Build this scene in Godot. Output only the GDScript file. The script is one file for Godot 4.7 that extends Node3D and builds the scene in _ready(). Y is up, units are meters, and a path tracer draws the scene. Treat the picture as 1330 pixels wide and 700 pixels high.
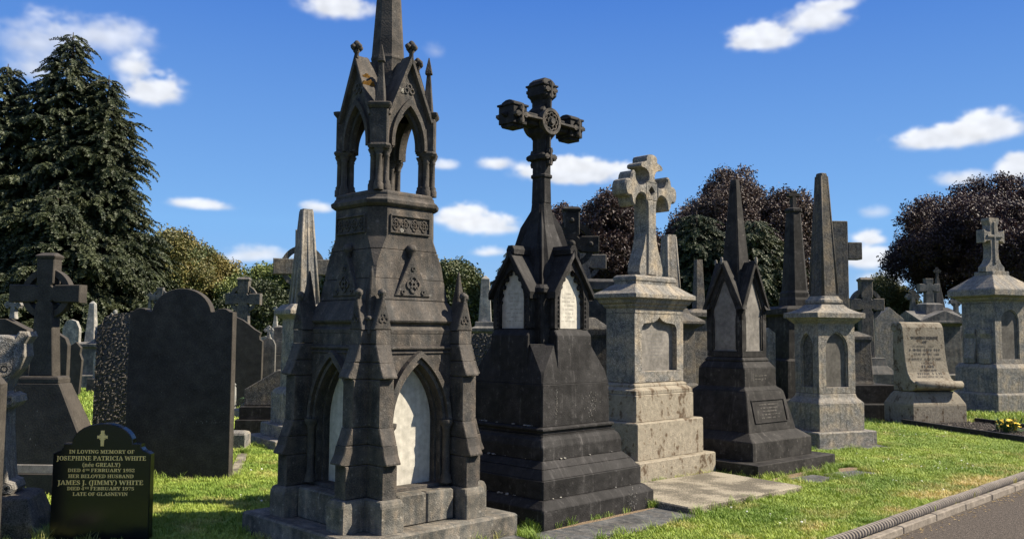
extends Node3D
# An old cemetery on a sunny day: a row of gothic monuments along a path, headstones and trees behind.

var rng := RandomNumberGenerator.new()
var M := {}                 # materials
var taken := {}             # names used at top level
var feet := []              # footprints the grass keeps clear of: [x, z, turn, half_x, half_z]
var TEX := {}
const NO := Transform3D.IDENTITY

func _ready() -> void:
	rng.seed = 20731
	set_camera()
	set_sky_and_sun()
	make_textures()
	make_materials()
	make_ground()
	make_path()
	gothic_monument()
	black_cross_monument()
	granite_cross_monument()
	gabled_spire_monument()
	obelisk_monument()
	scroll_headstone()
	right_granite_monument()
	front_slabs()
	back_row()
	left_group()
	far_graves()
	make_trees()
	make_grass()

func set_camera() -> void:
	var cam := Camera3D.new()
	cam.name = "camera"
	add_child(cam)
	cam.position = Vector3(0, 1.6, 0)
	cam.rotation_degrees = Vector3(4.22, -44.6, 0.42)
	cam.fov = 33.86
	cam.near = 0.05
	cam.far = 2000.0
	cam.current = true

func set_sky_and_sun() -> void:
	var e := Environment.new()
	e.background_mode = Environment.BG_SKY
	var sky := Sky.new()
	var pm := PanoramaSkyMaterial.new()
	pm.panorama = ImageTexture.create_from_image(sky_image())
	pm.energy_multiplier = 1.0
	sky.sky_material = pm
	e.sky = sky
	e.background_energy_multiplier = 1.0
	e.tonemap_mode = Environment.TONE_MAPPER_LINEAR
	e.tonemap_exposure = 2.25
	e.sdfgi_enabled = true
	e.ssao_enabled = true
	e.ssil_enabled = true
	var w := WorldEnvironment.new()
	w.name = "world_environment"
	w.environment = e
	add_child(w)
	var sun := DirectionalLight3D.new()
	sun.name = "sun"
	sun.light_energy = 1.6
	sun.light_color = Color(1.0, 0.955, 0.88)
	sun.light_angular_distance = 0.55
	sun.shadow_enabled = true
	add_child(sun)
	var el := deg_to_rad(43.0)
	var az := deg_to_rad(45.5)   # from +z towards +x
	var to_sun := Vector3(sin(az) * cos(el), sin(el), cos(az) * cos(el))
	sun.look_at_from_position(to_sun * 30.0, Vector3.ZERO, Vector3.UP)

# ------------------------------------------------------------------ sky
func sky_image() -> Image:
	var W := 3072
	var H := 1536
	var img := Image.create(W, H, false, Image.FORMAT_RGBF)
	var zen := Vector3(0.013, 0.048, 0.185)
	var mid := Vector3(0.024, 0.084, 0.290)
	var low := Vector3(0.102, 0.218, 0.400)
	var hor := Vector3(0.170, 0.265, 0.380)
	var rows := []
	for y in H:
		var el: float = 90.0 - 180.0 * (y + 0.5) / H
		var c := Vector3(0.06, 0.075, 0.04)
		if el >= 0.0:
			if el < 7.0: c = hor.lerp(low, smoothstep(0.0, 7.0, el))
			elif el < 24.0: c = low.lerp(mid, pow((el - 7.0) / 17.0, 0.8))
			else: c = mid.lerp(zen, smoothstep(24.0, 75.0, el))
		rows.append(c)
		img.fill_rect(Rect2i(0, y, W, 1), Color(c.x, c.y, c.z))
	var n1 := FastNoiseLite.new()
	n1.seed = 5; n1.frequency = 0.024; n1.fractal_octaves = 6; n1.fractal_gain = 0.68
	var n2 := FastNoiseLite.new()
	n2.seed = 9; n2.frequency = 0.11; n2.fractal_octaves = 3
	# clouds: [bearing from the -z axis, elevation, half width, half height, density, softness] in degrees
	var list := [
		[15.7, 16.4, 2.92, 1.46, 0.62, 0.70], [19.2, 17.1, 3.01, 1.18, 0.70, 0.65], [15.7, 15.0, 1.75, 1.05, 0.65, 0.60], [20.8, 15.7, 1.28, 0.88, 0.90, 0.50], [21.9, 14.4, 1.88, 1.07, 1.25, 0.40], [33.0, 20.4, 2.57, 0.97, 1.15, 0.45], [60.6, 18.3, 2.40, 0.95, 1.25, 0.40], [63.8, 19.2, 2.62, 0.99, 1.00, 0.50], [65.2, 19.8, 1.30, 0.39, 0.80, 0.50], [70.9, 11.6, 2.94, 0.77, 1.25, 0.35], [73.3, 12.0, 2.24, 0.92, 1.25, 0.35], [74.4, 9.7, 1.04, 1.03, 1.25, 0.40], [71.7, 9.2, 1.70, 0.48, 0.80, 0.50], [48.7, 10.5, 3.90, 0.83, 1.30, 0.30], [48.3, 11.0, 2.51, 0.61, 1.15, 0.35], [43.4, 11.1, 1.28, 0.54, 0.90, 0.50], [40.1, 10.9, 0.90, 0.34, 0.75, 0.50], [41.5, 7.6, 2.30, 0.92, 1.15, 0.40], [42.7, 7.1, 2.50, 0.89, 1.05, 0.40], [43.0, 5.4, 1.45, 0.35, 0.80, 0.50], [25.1, 7.8, 1.92, 0.35, 0.95, 0.50], [28.4, 4.9, 2.54, 0.60, 0.75, 0.60], [32.1, 8.0, 1.20, 0.41, 0.85, 0.50], [26.9, 4.6, 1.36, 0.33, 0.60, 0.60], [66.8, 6.0, 1.14, 0.51, 1.15, 0.40], [66.6, 4.8, 1.72, 0.83, 1.15, 0.40], [67.0, 7.5, 0.99, 0.41, 0.50, 0.70], [67.3, 3.3, 1.27, 0.80, 0.95, 0.50], [39.4, 18.1, 0.81, 0.65, 0.32, 1.00],
	]
	var r := RandomNumberGenerator.new()
	r.seed = 77
	for i in 360:
		# the same broken fair-weather cloud goes on round the rest of the sky
		var el2 := rad_to_deg(asin(r.randf_range(0.05, 0.97)))
		var b := r.randf_range(0.0, 360.0)
		if el2 < 26.0 and b > 8.0 and b < 82.0: continue
		var big := r.randf_range(0.5, 1.5)
		var flat := lerpf(1.0, 2.2, smoothstep(10.0, 60.0, el2))
		list.append([b, el2, minf(r.randf_range(2.0, 5.5) * big / cos(deg_to_rad(el2)), 40.0), r.randf_range(0.6, 1.4) * big * flat, r.randf_range(0.8, 1.3), 0.45])
	var ppd := W / 360.0
	for c in list:
		var cx: float = (fposmod(c[0], 360.0)) * ppd
		var cy: float = (90.0 - c[1]) * ppd
		var rx: float = c[2] * ppd * 1.35
		var ry: float = c[3] * ppd * 1.45
		for y in range(maxi(0, int(cy - ry)), mini(H / 2, int(cy + ry) + 1)):
			for x in range(int(cx - rx), int(cx + rx) + 1):
				var dx: float = (x - cx) / rx
				var dy: float = (y - cy) / ry
				if dx * dx + dy * dy > 1.0: continue
				var wob := n1.get_noise_2d(x * 0.7, y * 1.5)
				dy += wob * 0.4
				var sag := dy * (1.3 if dy > 0.0 else 1.0)
				var base: float = 1.0 - sqrt(dx * dx + sag * sag)
				if base <= 0.0: continue
				var d := base * 1.15 + (wob * 0.75 + n2.get_noise_2d(x, y * 1.8) * 0.22) * (1.15 - base) - 0.06
				var a: float = clampf(smoothstep(0.0, 0.42 + c[5] * 1.0, d) * smoothstep(0.0, 0.45, base) * c[4] * 1.08, 0.0, 0.95)
				if a <= 0.003: continue
				var px := posmod(x, W)
				var was := img.get_pixel(px, y)
				var lit := clampf(0.405 - dy * 0.05 + n2.get_noise_2d(x * 0.7 + 300.0, y * 1.1) * 0.06 + wob * 0.05, 0.29, 0.46)
				img.set_pixel(px, y, was.lerp(Color(lit * 0.97, lit * 1.0, lit * 1.06), a))
	return img

# ------------------------------------------------------------------ textures
func noise_bytes(w: int, h: int, sd: int, freq: float, oct: int, kind := FastNoiseLite.TYPE_SIMPLEX_SMOOTH, rw := 0, rh := 0) -> PackedByteArray:
	var n := FastNoiseLite.new()
	n.seed = sd; n.frequency = freq; n.noise_type = kind; n.fractal_octaves = oct
	if oct <= 1: n.fractal_type = FastNoiseLite.FRACTAL_NONE
	var im := n.get_seamless_image(w, h, false, false, 0.12)
	if rw > 0: im.resize(rw, rh, Image.INTERPOLATE_CUBIC)
	im.convert(Image.FORMAT_L8)
	return im.get_data()

func tex_from(w: int, h: int, f: Callable) -> ImageTexture:
	var out := PackedByteArray()
	out.resize(w * h * 3)
	for i in w * h:
		var c: Color = f.call(i)
		out[i * 3] = clampi(int(c.r * 255.0), 0, 255)
		out[i * 3 + 1] = clampi(int(c.g * 255.0), 0, 255)
		out[i * 3 + 2] = clampi(int(c.b * 255.0), 0, 255)
	var im := Image.create_from_data(w, h, false, Image.FORMAT_RGB8, out)
	im.generate_mipmaps()
	return ImageTexture.create_from_image(im)

func make_textures() -> void:
	var S := 512
	var big := noise_bytes(S, S, 1, 0.008, 4)
	var med := noise_bytes(S, S, 2, 0.03, 4)
	var fine := noise_bytes(S, S, 3, 0.22, 3)
	var streak := noise_bytes(S, 40, 4, 0.035, 4, FastNoiseLite.TYPE_SIMPLEX_SMOOTH, S, S)
	var streak2 := noise_bytes(S, 10, 14, 0.06, 3, FastNoiseLite.TYPE_SIMPLEX_SMOOTH, S, S)
	var cell := noise_bytes(S, S, 6, 0.14, 1, FastNoiseLite.TYPE_CELLULAR)
	var spots := noise_bytes(S, S, 7, 0.05, 2)
	# weathered limestone: blotches, run-off streaks, grain and scattered pale crust
	TEX.limestone = tex_from(S, S, func(i: int) -> Color:
		var b := (big[i] - 128) / 128.0
		var m := (med[i] - 128) / 128.0
		var f := (fine[i] - 128) / 128.0
		var s := (streak[i] - 128) / 128.0
		var v := 0.70 + b * 0.15 + m * 0.12 + f * 0.15 + s * 0.08
		if spots[i] > 186: v += (spots[i] - 186) / 190.0
		var w := 0.03 * m + 0.03 * s
		return Color(v * (1.0 + w), v, v * (1.0 - w)))
	TEX.black_stone = tex_from(S, S, func(i: int) -> Color:
		var b := (big[i] - 128) / 128.0
		var m := (med[i] - 128) / 128.0
		var f := (fine[i] - 128) / 128.0
		var s := (streak2[i] - 128) / 128.0
		var v := 0.56 + b * 0.15 + m * 0.12 + f * 0.13
		if s > 0.30: v += (s - 0.30) * 0.8 * clampf(0.5 + m, 0.0, 1.0)
		if spots[i] > 192: v += (spots[i] - 192) / 150.0
		return Color(v * 0.99, v, v * 1.01))
	TEX.granite = tex_from(S, S, func(i: int) -> Color:
		var b := (big[i] - 128) / 128.0
		var m := (med[i] - 128) / 128.0
		var f := (fine[i] - 128) / 128.0
		var c := (cell[i] - 128) / 128.0
		var s := (streak[i] - 128) / 128.0
		var v := 0.72 + f * 0.32 + c * 0.15 + b * 0.12 + m * 0.12 + minf(0.0, s + 0.1) * 0.14
		var w := 0.05 * b
		return Color(v * (1.0 + w), v, v * (1.0 - w * 1.5)))
	TEX.stained_granite = tex_from(S, S, func(i: int) -> Color:
		var b := (big[i] - 128) / 128.0
		var m := (med[i] - 128) / 128.0
		var f := (fine[i] - 128) / 128.0
		var s := (streak[i] - 128) / 128.0
		var v := 0.78 + f * 0.20 + m * 0.10
		var st := clampf((m * 0.9 + s * 0.35 + b * 0.9 + f * 0.3 - 0.22) * 1.8, 0.0, 1.0)
		var c := Color(v, v * 0.98, v * 0.93)
		return c.lerp(Color(0.42, 0.35, 0.29) * (0.9 + f * 0.3), st * 0.75))
	TEX.marble = tex_from(S, S, func(i: int) -> Color:
		var m := (med[i] - 128) / 128.0
		var f := (fine[i] - 128) / 128.0
		var b := (big[i] - 128) / 128.0
		var s := (streak[i] - 128) / 128.0
		var v := 0.88 + m * 0.07 + f * 0.05 - absf(b) * 0.10 + s * 0.05
		return Color(v, v * 0.985, v * 0.95))
	TEX.lichen_slab = tex_from(S, S, func(i: int) -> Color:
		var m := (med[i] - 128) / 128.0
		var f := (fine[i] - 128) / 128.0
		var b := (big[i] - 128) / 128.0
		var s := (streak[i] - 128) / 128.0
		var p := smoothstep(-0.45, 0.40, b * 1.0 + m * 0.22 + s * 0.12 + f * 0.62)
		var v := lerpf(0.56, 0.84, p) + f * 0.14
		return Color(v, v * 0.97, v * 0.90))
	TEX.fine_grain = tex_from(S, S, func(i: int) -> Color:
		var m := (med[i] - 128) / 128.0
		var f := (fine[i] - 128) / 128.0
		var b := (big[i] - 128) / 128.0
		var v := 0.80 + m * 0.10 + f * 0.14 + b * 0.10
		return Color(v, v * 0.99, v * 0.97))
	TEX.asphalt = tex_from(S, S, func(i: int) -> Color:
		var f := (fine[i] - 128) / 128.0
		var c := (cell[i] - 128) / 128.0
		var m := (med[i] - 128) / 128.0
		var v := 0.62 + f * 0.34 + c * 0.22 + m * 0.08
		return Color(v, v * 0.98, v * 0.96))
	TEX.soil = tex_from(S, S, func(i: int) -> Color:
		var f := (fine[i] - 128) / 128.0
		var m := (med[i] - 128) / 128.0
		var b := (big[i] - 128) / 128.0
		var v := 0.62 + f * 0.30 + m * 0.22
		var k := clampf(0.5 + b * 1.2 + m * 0.6, 0.0, 1.0)
		return Color(0.72, 0.95, 0.40).lerp(Color(1.0, 0.86, 0.50), k * 0.7) * v)
	TEX.rough_bump = tex_from(S, S, func(i: int) -> Color:
		var v := 0.5 + (fine[i] - 128) / 128.0 * 0.32 + (med[i] - 128) / 128.0 * 0.3 + (cell[i] - 128) / 128.0 * 0.16
		return Color(v, v, v))
	TEX.fine_bump = tex_from(S, S, func(i: int) -> Color:
		var v := 0.5 + (fine[i] - 128) / 128.0 * 0.34 + (med[i] - 128) / 128.0 * 0.16
		return Color(v, v, v))

func lin(r: float, g: float, b: float) -> Color:
	return Color(r, g, b).linear_to_srgb()

func stone(tex: String, r: float, g: float, b: float, scale := 0.7, rough := 0.9, bump := 0.3, bump_tex := "fine_bump", off := Vector3.ZERO) -> StandardMaterial3D:
	var m := StandardMaterial3D.new()
	m.albedo_color = lin(r, g, b)
	m.albedo_texture = TEX[tex]
	m.uv1_triplanar = true
	m.uv1_scale = Vector3.ONE * scale
	m.uv1_offset = off
	m.roughness = rough
	m.metallic_specular = 0.28
	if bump > 0.0:
		m.heightmap_enabled = true
		m.heightmap_texture = TEX[bump_tex]
		m.heightmap_scale = bump
	return m

func plain(r: float, g: float, b: float, rough := 0.8) -> StandardMaterial3D:
	var m := StandardMaterial3D.new()
	m.albedo_color = lin(r, g, b)
	m.roughness = rough
	return m

func make_materials() -> void:
	M.gothic = stone("limestone", 0.146, 0.131, 0.115, 0.62, 0.9, 0.5)
	M.gothic_pale = stone("limestone", 0.25, 0.23, 0.195, 0.7, 0.92, 0.5, "fine_bump", Vector3(0.3, 0.1, 0.7))
	M.black = stone("black_stone", 0.076, 0.070, 0.066, 0.6, 0.75, 0.35, "fine_bump", Vector3(0.5, 0.2, 0.1))
	M.dark = stone("black_stone", 0.095, 0.086, 0.076, 0.55, 0.8, 0.35, "fine_bump", Vector3(0.1, 0.6, 0.4))
	M.pale_granite = stone("stained_granite", 0.42, 0.385, 0.33, 0.8, 0.9, 0.5, "rough_bump")
	M.cross_granite = stone("granite", 0.46, 0.415, 0.345, 0.9, 0.9, 0.5, "rough_bump", Vector3(0.2, 0.4, 0.6))
	M.grey_granite = stone("granite", 0.47, 0.425, 0.355, 0.9, 0.9, 0.6, "rough_bump", Vector3(0.7, 0.3, 0.2))
	M.right_granite = stone("granite", 0.45, 0.41, 0.345, 0.8, 0.9, 0.6, "rough_bump", Vector3(0.1, 0.8, 0.5))
	M.dark_granite = stone("granite", 0.20, 0.18, 0.15, 1.1, 0.92, 0.8, "rough_bump", Vector3(0.3, 0.5, 0.2))
	M.old_granite = stone("granite", 0.23, 0.21, 0.18, 0.8, 0.92, 0.6, "rough_bump", Vector3(0.4, 0.9, 0.1))
	M.marble = stone("marble", 0.60, 0.585, 0.54, 0.9, 0.6, 0.1)
	M.slate = stone("fine_grain", 0.080, 0.072, 0.063, 0.4, 0.75, 0.15, "fine_bump", Vector3(0.9, 0.1, 0.3))
	M.grey_panel = stone("fine_grain", 0.27, 0.255, 0.235, 0.8, 0.8, 0.1, "fine_bump", Vector3(0.2, 0.9, 0.5))
	M.dark_panel = stone("fine_grain", 0.165, 0.155, 0.14, 0.8, 0.8, 0.1, "fine_bump", Vector3(0.2, 0.1, 0.5))
	M.rough_back = stone("granite", 0.26, 0.235, 0.20, 2.2, 0.95, 1.5, "rough_bump", Vector3(0.6, 0.6, 0.1))
	M.light_edge = stone("limestone", 0.42, 0.40, 0.36, 0.9, 0.9, 0.3, "fine_bump", Vector3(0.8, 0.2, 0.2))
	M.far_pale = stone("limestone", 0.48, 0.46, 0.41, 0.5, 0.9, 0.2)
	M.far_grey = stone("limestone", 0.24, 0.23, 0.21, 0.5, 0.9, 0.2, "fine_bump", Vector3(0.4, 0.1, 0.1))
	M.far_dark = stone("limestone", 0.11, 0.105, 0.10, 0.5, 0.9, 0.2, "fine_bump", Vector3(0.1, 0.4, 0.6))
	M.scroll_stone = stone("stained_granite", 0.37, 0.34, 0.29, 0.9, 0.9, 0.5, "rough_bump", Vector3(0.35, 0.15, 0.8))
	M.slab = stone("lichen_slab", 0.37, 0.35, 0.31, 0.45, 0.9, 0.5, "rough_bump")
	M.flag = stone("limestone", 0.17, 0.17, 0.165, 0.8, 0.9, 0.4, "rough_bump", Vector3(0.5, 0.5, 0.9))
	M.kerb = stone("fine_grain", 0.31, 0.275, 0.235, 0.9, 0.9, 0.4, "rough_bump", Vector3(0.2, 0.3, 0.1))
	M.rope = stone("fine_grain", 0.42, 0.375, 0.32, 0.9, 0.9, 0.3, "fine_bump", Vector3(0.9, 0.3, 0.1))
	M.asphalt = stone("asphalt", 0.235, 0.205, 0.175, 1.1, 0.95, 0.8, "rough_bump")
	M.soil = stone("soil", 0.27, 0.29, 0.13, 0.45, 1.0, 0.8, "rough_bump")
	M.sand = stone("asphalt", 0.58, 0.44, 0.29, 1.3, 1.0, 0.8, "rough_bump")
	M.bark = stone("limestone", 0.09, 0.075, 0.06, 1.0, 1.0, 1.5, "rough_bump")
	M.gravel = stone("granite", 0.30, 0.26, 0.22, 1.6, 1.0, 1.5, "rough_bump", Vector3(0.2, 0.8, 0.8))
	var bp := StandardMaterial3D.new()
	bp.albedo_color = lin(0.006, 0.007, 0.007)
	bp.roughness = 0.22
	M.polished = bp
	var gold := plain(0.85, 0.60, 0.22, 0.45)
	M.gold = gold
	for k in ["kerb", "rope", "asphalt", "soil", "flag"]: M[k].uv1_world_triplanar = true
	M.letter = plain(0.05, 0.045, 0.04, 0.9)
	M.faint_letter = plain(0.16, 0.155, 0.15, 0.9)
	M.lichen = stone("limestone", 0.46, 0.25, 0.06, 3.0, 1.0, 0.5, "rough_bump")
	M.lime = stone("limestone", 0.30, 0.29, 0.27, 3.0, 1.0, 0.3, "rough_bump")
	M.white_lichen = stone("limestone", 0.52, 0.50, 0.44, 3.0, 1.0, 0.5, "rough_bump")
	M.petal = plain(0.75, 0.50, 0.02, 0.7)
	M.stem = plain(0.05, 0.11, 0.03, 0.8)
	var leaf := StandardMaterial3D.new()
	leaf.albedo_color = Color.WHITE
	leaf.vertex_color_use_as_albedo = true
	leaf.roughness = 0.6
	leaf.cull_mode = BaseMaterial3D.CULL_DISABLED
	leaf.backlight_enabled = true
	leaf.backlight = Color(0.5, 0.5, 0.5)
	M.leaf = leaf
	var grass := leaf.duplicate()
	grass.roughness = 0.7
	grass.backlight = Color(0.55, 0.55, 0.4)
	M.grass = grass

# ------------------------------------------------------------------ building blocks
func tool() -> SurfaceTool:
	var st := SurfaceTool.new()
	st.begin(Mesh.PRIMITIVE_TRIANGLES)
	st.set_smooth_group(-1)
	return st

func tri(st: SurfaceTool, a: Vector3, b: Vector3, c: Vector3, out: Vector3) -> void:
	# front faces run clockwise, so the geometric normal (b-a)x(c-a) points away from the viewer's side
	if (b - a).cross(c - a).dot(out) > 0.0:
		var t := b
		b = c
		c = t
	st.add_vertex(a)
	st.add_vertex(b)
	st.add_vertex(c)

func quad(st: SurfaceTool, a: Vector3, b: Vector3, c: Vector3, d: Vector3, out: Vector3) -> void:
	tri(st, a, b, c, out)
	tri(st, a, c, d, out)

func loft(st: SurfaceTool, rings: Array, cap_low := true, cap_high := true) -> void:
	var n: int = rings[0].size()
	for k in rings.size() - 1:
		var lo: PackedVector3Array = rings[k]
		var hi: PackedVector3Array = rings[k + 1]
		for i in n:
			var j := (i + 1) % n
			var up := (hi[i] + hi[j] - lo[i] - lo[j])
			var along := (lo[j] - lo[i]) + (hi[j] - hi[i])
			var nn := up.cross(along)
			if nn.length() < 1e-9: continue
			quad(st, lo[i], lo[j], hi[j], hi[i], nn)
	if cap_low: cap(st, rings[0], Vector3.DOWN, rings)
	if cap_high: cap(st, rings[rings.size() - 1], Vector3.UP, rings)

func cap(st: SurfaceTool, ring: PackedVector3Array, out: Vector3, _rings: Array) -> void:
	for i in range(1, ring.size() - 1):
		tri(st, ring[0], ring[i], ring[i + 1], out)

func oct_ring(y: float, hx: float, hz: float, c: float, at := Vector3.ZERO) -> PackedVector3Array:
	c = minf(c, minf(hx, hz) * 0.9)
	var r := PackedVector3Array()
	for p in [Vector2(hx, hz - c), Vector2(hx - c, hz), Vector2(-hx + c, hz), Vector2(-hx, hz - c), Vector2(-hx, -hz + c), Vector2(-hx + c, -hz), Vector2(hx - c, -hz), Vector2(hx, -hz + c)]:
		r.append(at + Vector3(p.x, y, p.y))
	return r

# profile entries: [y, half x, half z (optional), corner cut (optional)]; every break in the outline gets a small worn arris
func stack(st: SurfaceTool, prof: Array, at := Vector3.ZERO, xf := NO, e := 0.009, cut := 0.009) -> void:
	var p := []
	for q in prof:
		var hz: float = q[2] if q.size() > 2 else q[1]
		var c: float = q[3] if q.size() > 3 else cut
		p.append([float(q[0]), float(q[1]), hz, c])
	var o := []
	for i in p.size():
		if i == 0 or i == p.size() - 1:
			if i == 0: o.append(p[i])
			else:
				# a small chamfer to the top
				var prev = p[i - 1]
				var l0: float = Vector2(p[i][1] - prev[1], p[i][0] - prev[0]).length()
				if l0 > 3.0 * e and p[i][1] > 3.0 * e and p[i][2] > 3.0 * e:
					o.append(mix4(p[i], prev, e / l0))
					o.append([p[i][0], p[i][1] - e, p[i][2] - e, p[i][3]])
				else: o.append(p[i])
			continue
		var a = p[i - 1]
		var b = p[i + 1]
		var la: float = Vector2(p[i][1] - a[1], p[i][0] - a[0]).length()
		var lb: float = Vector2(p[i][1] - b[1], p[i][0] - b[0]).length()
		if la < 2.5 * e or lb < 2.5 * e:
			o.append(p[i])
		else:
			o.append(mix4(p[i], a, e / la))
			o.append(mix4(p[i], b, e / lb))
	var rings := []
	for q in o:
		var r := oct_ring(q[0], q[1], q[2], q[3], at)
		if xf != NO:
			for i in r.size(): r[i] = xf * r[i]
		rings.append(r)
	loft(st, rings)

func mix4(a: Array, b: Array, t: float) -> Array:
	return [lerpf(a[0], b[0], t), lerpf(a[1], b[1], t), lerpf(a[2], b[2], t), lerpf(a[3], b[3], t)]

func box(st: SurfaceTool, c: Vector3, s: Vector3, xf := NO, e := 0.007) -> void:
	e = minf(e, minf(s.x, minf(s.y, s.z)) * 0.2)
	var r := []
	for q in [[-0.5 * s.y, e], [-0.5 * s.y + e, 0.0], [0.5 * s.y - e, 0.0], [0.5 * s.y, e]]:
		var ring := oct_ring(q[0], 0.5 * s.x - q[1], 0.5 * s.z - q[1], e, c)
		for i in ring.size(): ring[i] = xf * ring[i]
		r.append(ring)
	loft(st, r)

func inset(poly: PackedVector2Array, d: float) -> PackedVector2Array:
	# poly anticlockwise
	var o := PackedVector2Array()
	var n := poly.size()
	for i in n:
		var a := (poly[i] - poly[(i + n - 1) % n]).normalized()
		var b := (poly[(i + 1) % n] - poly[i]).normalized()
		var na := Vector2(-a.y, a.x)
		var nb := Vector2(-b.y, b.x)
		var m := (na + nb)
		var k := m.length_squared()
		if k < 0.3: m = na; k = 1.0; o.append(poly[i] + m * d)
		else: o.append(poly[i] + m * (2.0 * d / k))
	return o

# a plate cut to an outline in its xy plane, from z0 to z1, with worn edges
func plate(st: SurfaceTool, outline: PackedVector2Array, z0: float, z1: float, xf := NO, e := 0.007) -> void:
	var poly := outline
	if Geometry2D.is_polygon_clockwise(poly):
		poly = poly.duplicate()
		poly.reverse()
	var n := poly.size()
	var small := inset(poly, e) if e > 0.0 else poly
	var idx := Geometry2D.triangulate_polygon(small)
	if idx.is_empty():
		small = poly
		idx = Geometry2D.triangulate_polygon(poly)
	var nz := xf.basis.z.normalized()
	for i in range(0, idx.size(), 3):
		for s in [[z1, 1.0], [z0, -1.0]]:
			var v := []
			for k in 3:
				var p := small[idx[i + k]]
				v.append(xf * Vector3(p.x, p.y, s[0]))
			tri(st, v[0], v[1], v[2], nz * s[1])
	var ee := minf(e, (z1 - z0) * 0.3)
	for i in n:
		var j := (i + 1) % n
		var d := poly[j] - poly[i]
		var out := xf.basis * Vector3(d.y, -d.x, 0)
		quad(st, xf * Vector3(poly[i].x, poly[i].y, z0 + ee), xf * Vector3(poly[j].x, poly[j].y, z0 + ee), xf * Vector3(poly[j].x, poly[j].y, z1 - ee), xf * Vector3(poly[i].x, poly[i].y, z1 - ee), out)
		if e > 0.0:
			quad(st, xf * Vector3(poly[i].x, poly[i].y, z1 - ee), xf * Vector3(poly[j].x, poly[j].y, z1 - ee), xf * Vector3(small[j].x, small[j].y, z1), xf * Vector3(small[i].x, small[i].y, z1), out + nz * out.length())
			quad(st, xf * Vector3(poly[i].x, poly[i].y, z0 + ee), xf * Vector3(poly[j].x, poly[j].y, z0 + ee), xf * Vector3(small[j].x, small[j].y, z0), xf * Vector3(small[i].x, small[i].y, z0), out - nz * out.length())

# a band between two open lines of equal length in the xy plane, from z0 to z1
func band(st: SurfaceTool, inner: PackedVector2Array, outer: PackedVector2Array, z0: float, z1: float, xf := NO, sides := true) -> void:
	var nz := xf.basis.z
	for i in inner.size() - 1:
		var a := xf * Vector3(inner[i].x, inner[i].y, z1)
		var b := xf * Vector3(inner[i + 1].x, inner[i + 1].y, z1)
		var c := xf * Vector3(outer[i + 1].x, outer[i + 1].y, z1)
		var d := xf * Vector3(outer[i].x, outer[i].y, z1)
		quad(st, a, b, c, d, nz)
		var away := (d + c - a - b)
		var a0 := xf * Vector3(inner[i].x, inner[i].y, z0)
		var b0 := xf * Vector3(inner[i + 1].x, inner[i + 1].y, z0)
		var nin := (b - a).cross(nz)
		if nin.dot(away) > 0.0: nin = -nin
		quad(st, a, b, b0, a0, nin)
		if sides:
			var c0 := xf * Vector3(outer[i + 1].x, outer[i + 1].y, z0)
			var d0 := xf * Vector3(outer[i].x, outer[i].y, z0)
			var no := (c - d).cross(nz)
			if no.dot(away) < 0.0: no = -no
			quad(st, d, c, c0, d0, no)

func arch_line(hw: float, y0: float, ys: float, ya: float, n := 8) -> PackedVector2Array:
	var h := ya - ys
	var cx := maxf((h * h - hw * hw) / (2.0 * hw), 0.0)
	var R := cx + hw
	var o := PackedVector2Array([Vector2(-hw, y0), Vector2(-hw, (y0 + ys) * 0.5)])
	var a1 := asin(clampf(h / R, 0.0, 1.0))
	for i in n + 1:
		var a := a1 * i / n
		o.append(Vector2(cx - R * cos(a), ys + R * sin(a) * h / maxf(R * sin(a1), 0.001)))
	o[o.size() - 1] = Vector2(0, ya)
	for i in range(o.size() - 2, -1, -1):
		o.append(Vector2(-o[i].x, o[i].y))
	return o

# rectangle line matching arch_line point for point
func rect_line(W: float, y0: float, yt: float, inner: PackedVector2Array) -> PackedVector2Array:
	var o := PackedVector2Array()
	var half := inner.size() / 2
	var left := PackedVector2Array()
	for i in half + 1:
		if i < 2: left.append(Vector2(-W, inner[i].y))
		else:
			var t := float(i - 2) / float(half - 2)
			if t < 0.5: left.append(Vector2(-W, lerpf(inner[2].y, yt, t / 0.5)))
			else: left.append(Vector2(lerpf(-W, 0.0, (t - 0.5) / 0.5), yt))
	left[0].y = y0 if inner[0].y == y0 else left[0].y
	o.append_array(left)
	for i in range(half - 1, -1, -1): o.append(Vector2(-left[i].x, left[i].y))
	return o

func lathe(st: SurfaceTool, prof: Array, at: Vector3, seg := 12, xf := NO) -> void:
	var rings := []
	for q in prof:
		var r := PackedVector3Array()
		for i in seg:
			var a := TAU * i / seg
			r.append(xf * (at + Vector3(q[0] * cos(a), q[1], q[0] * sin(a))))
		rings.append(r)
	st.set_smooth_group(1)
	loft(st, rings, false, false)
	st.set_smooth_group(-1)
	cap(st, rings[0], xf.basis * Vector3.DOWN, rings)
	cap(st, rings[rings.size() - 1], xf.basis * Vector3.UP, rings)

# a ring lying in the xy plane (a wheel seen from +z)
func wheel(st: SurfaceTool, r0: float, r1: float, z0: float, z1: float, xf := NO, n := 24, a0 := 0.0, a1 := TAU) -> void:
	var inn := PackedVector2Array()
	var out := PackedVector2Array()
	for i in n + 1:
		var a := lerpf(a0, a1, float(i) / n)
		inn.append(Vector2(cos(a), sin(a)) * r0)
		out.append(Vector2(cos(a), sin(a)) * r1)
	band(st, inn, out, z0, z1, xf)
	back_band(st, inn, out, z0, xf)

func back_band(st: SurfaceTool, inn: PackedVector2Array, out: PackedVector2Array, z: float, xf: Transform3D) -> void:
	for i in inn.size() - 1:
		quad(st, xf * Vector3(inn[i].x, inn[i].y, z), xf * Vector3(inn[i + 1].x, inn[i + 1].y, z), xf * Vector3(out[i + 1].x, out[i + 1].y, z), xf * Vector3(out[i].x, out[i].y, z), -xf.basis.z)

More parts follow.
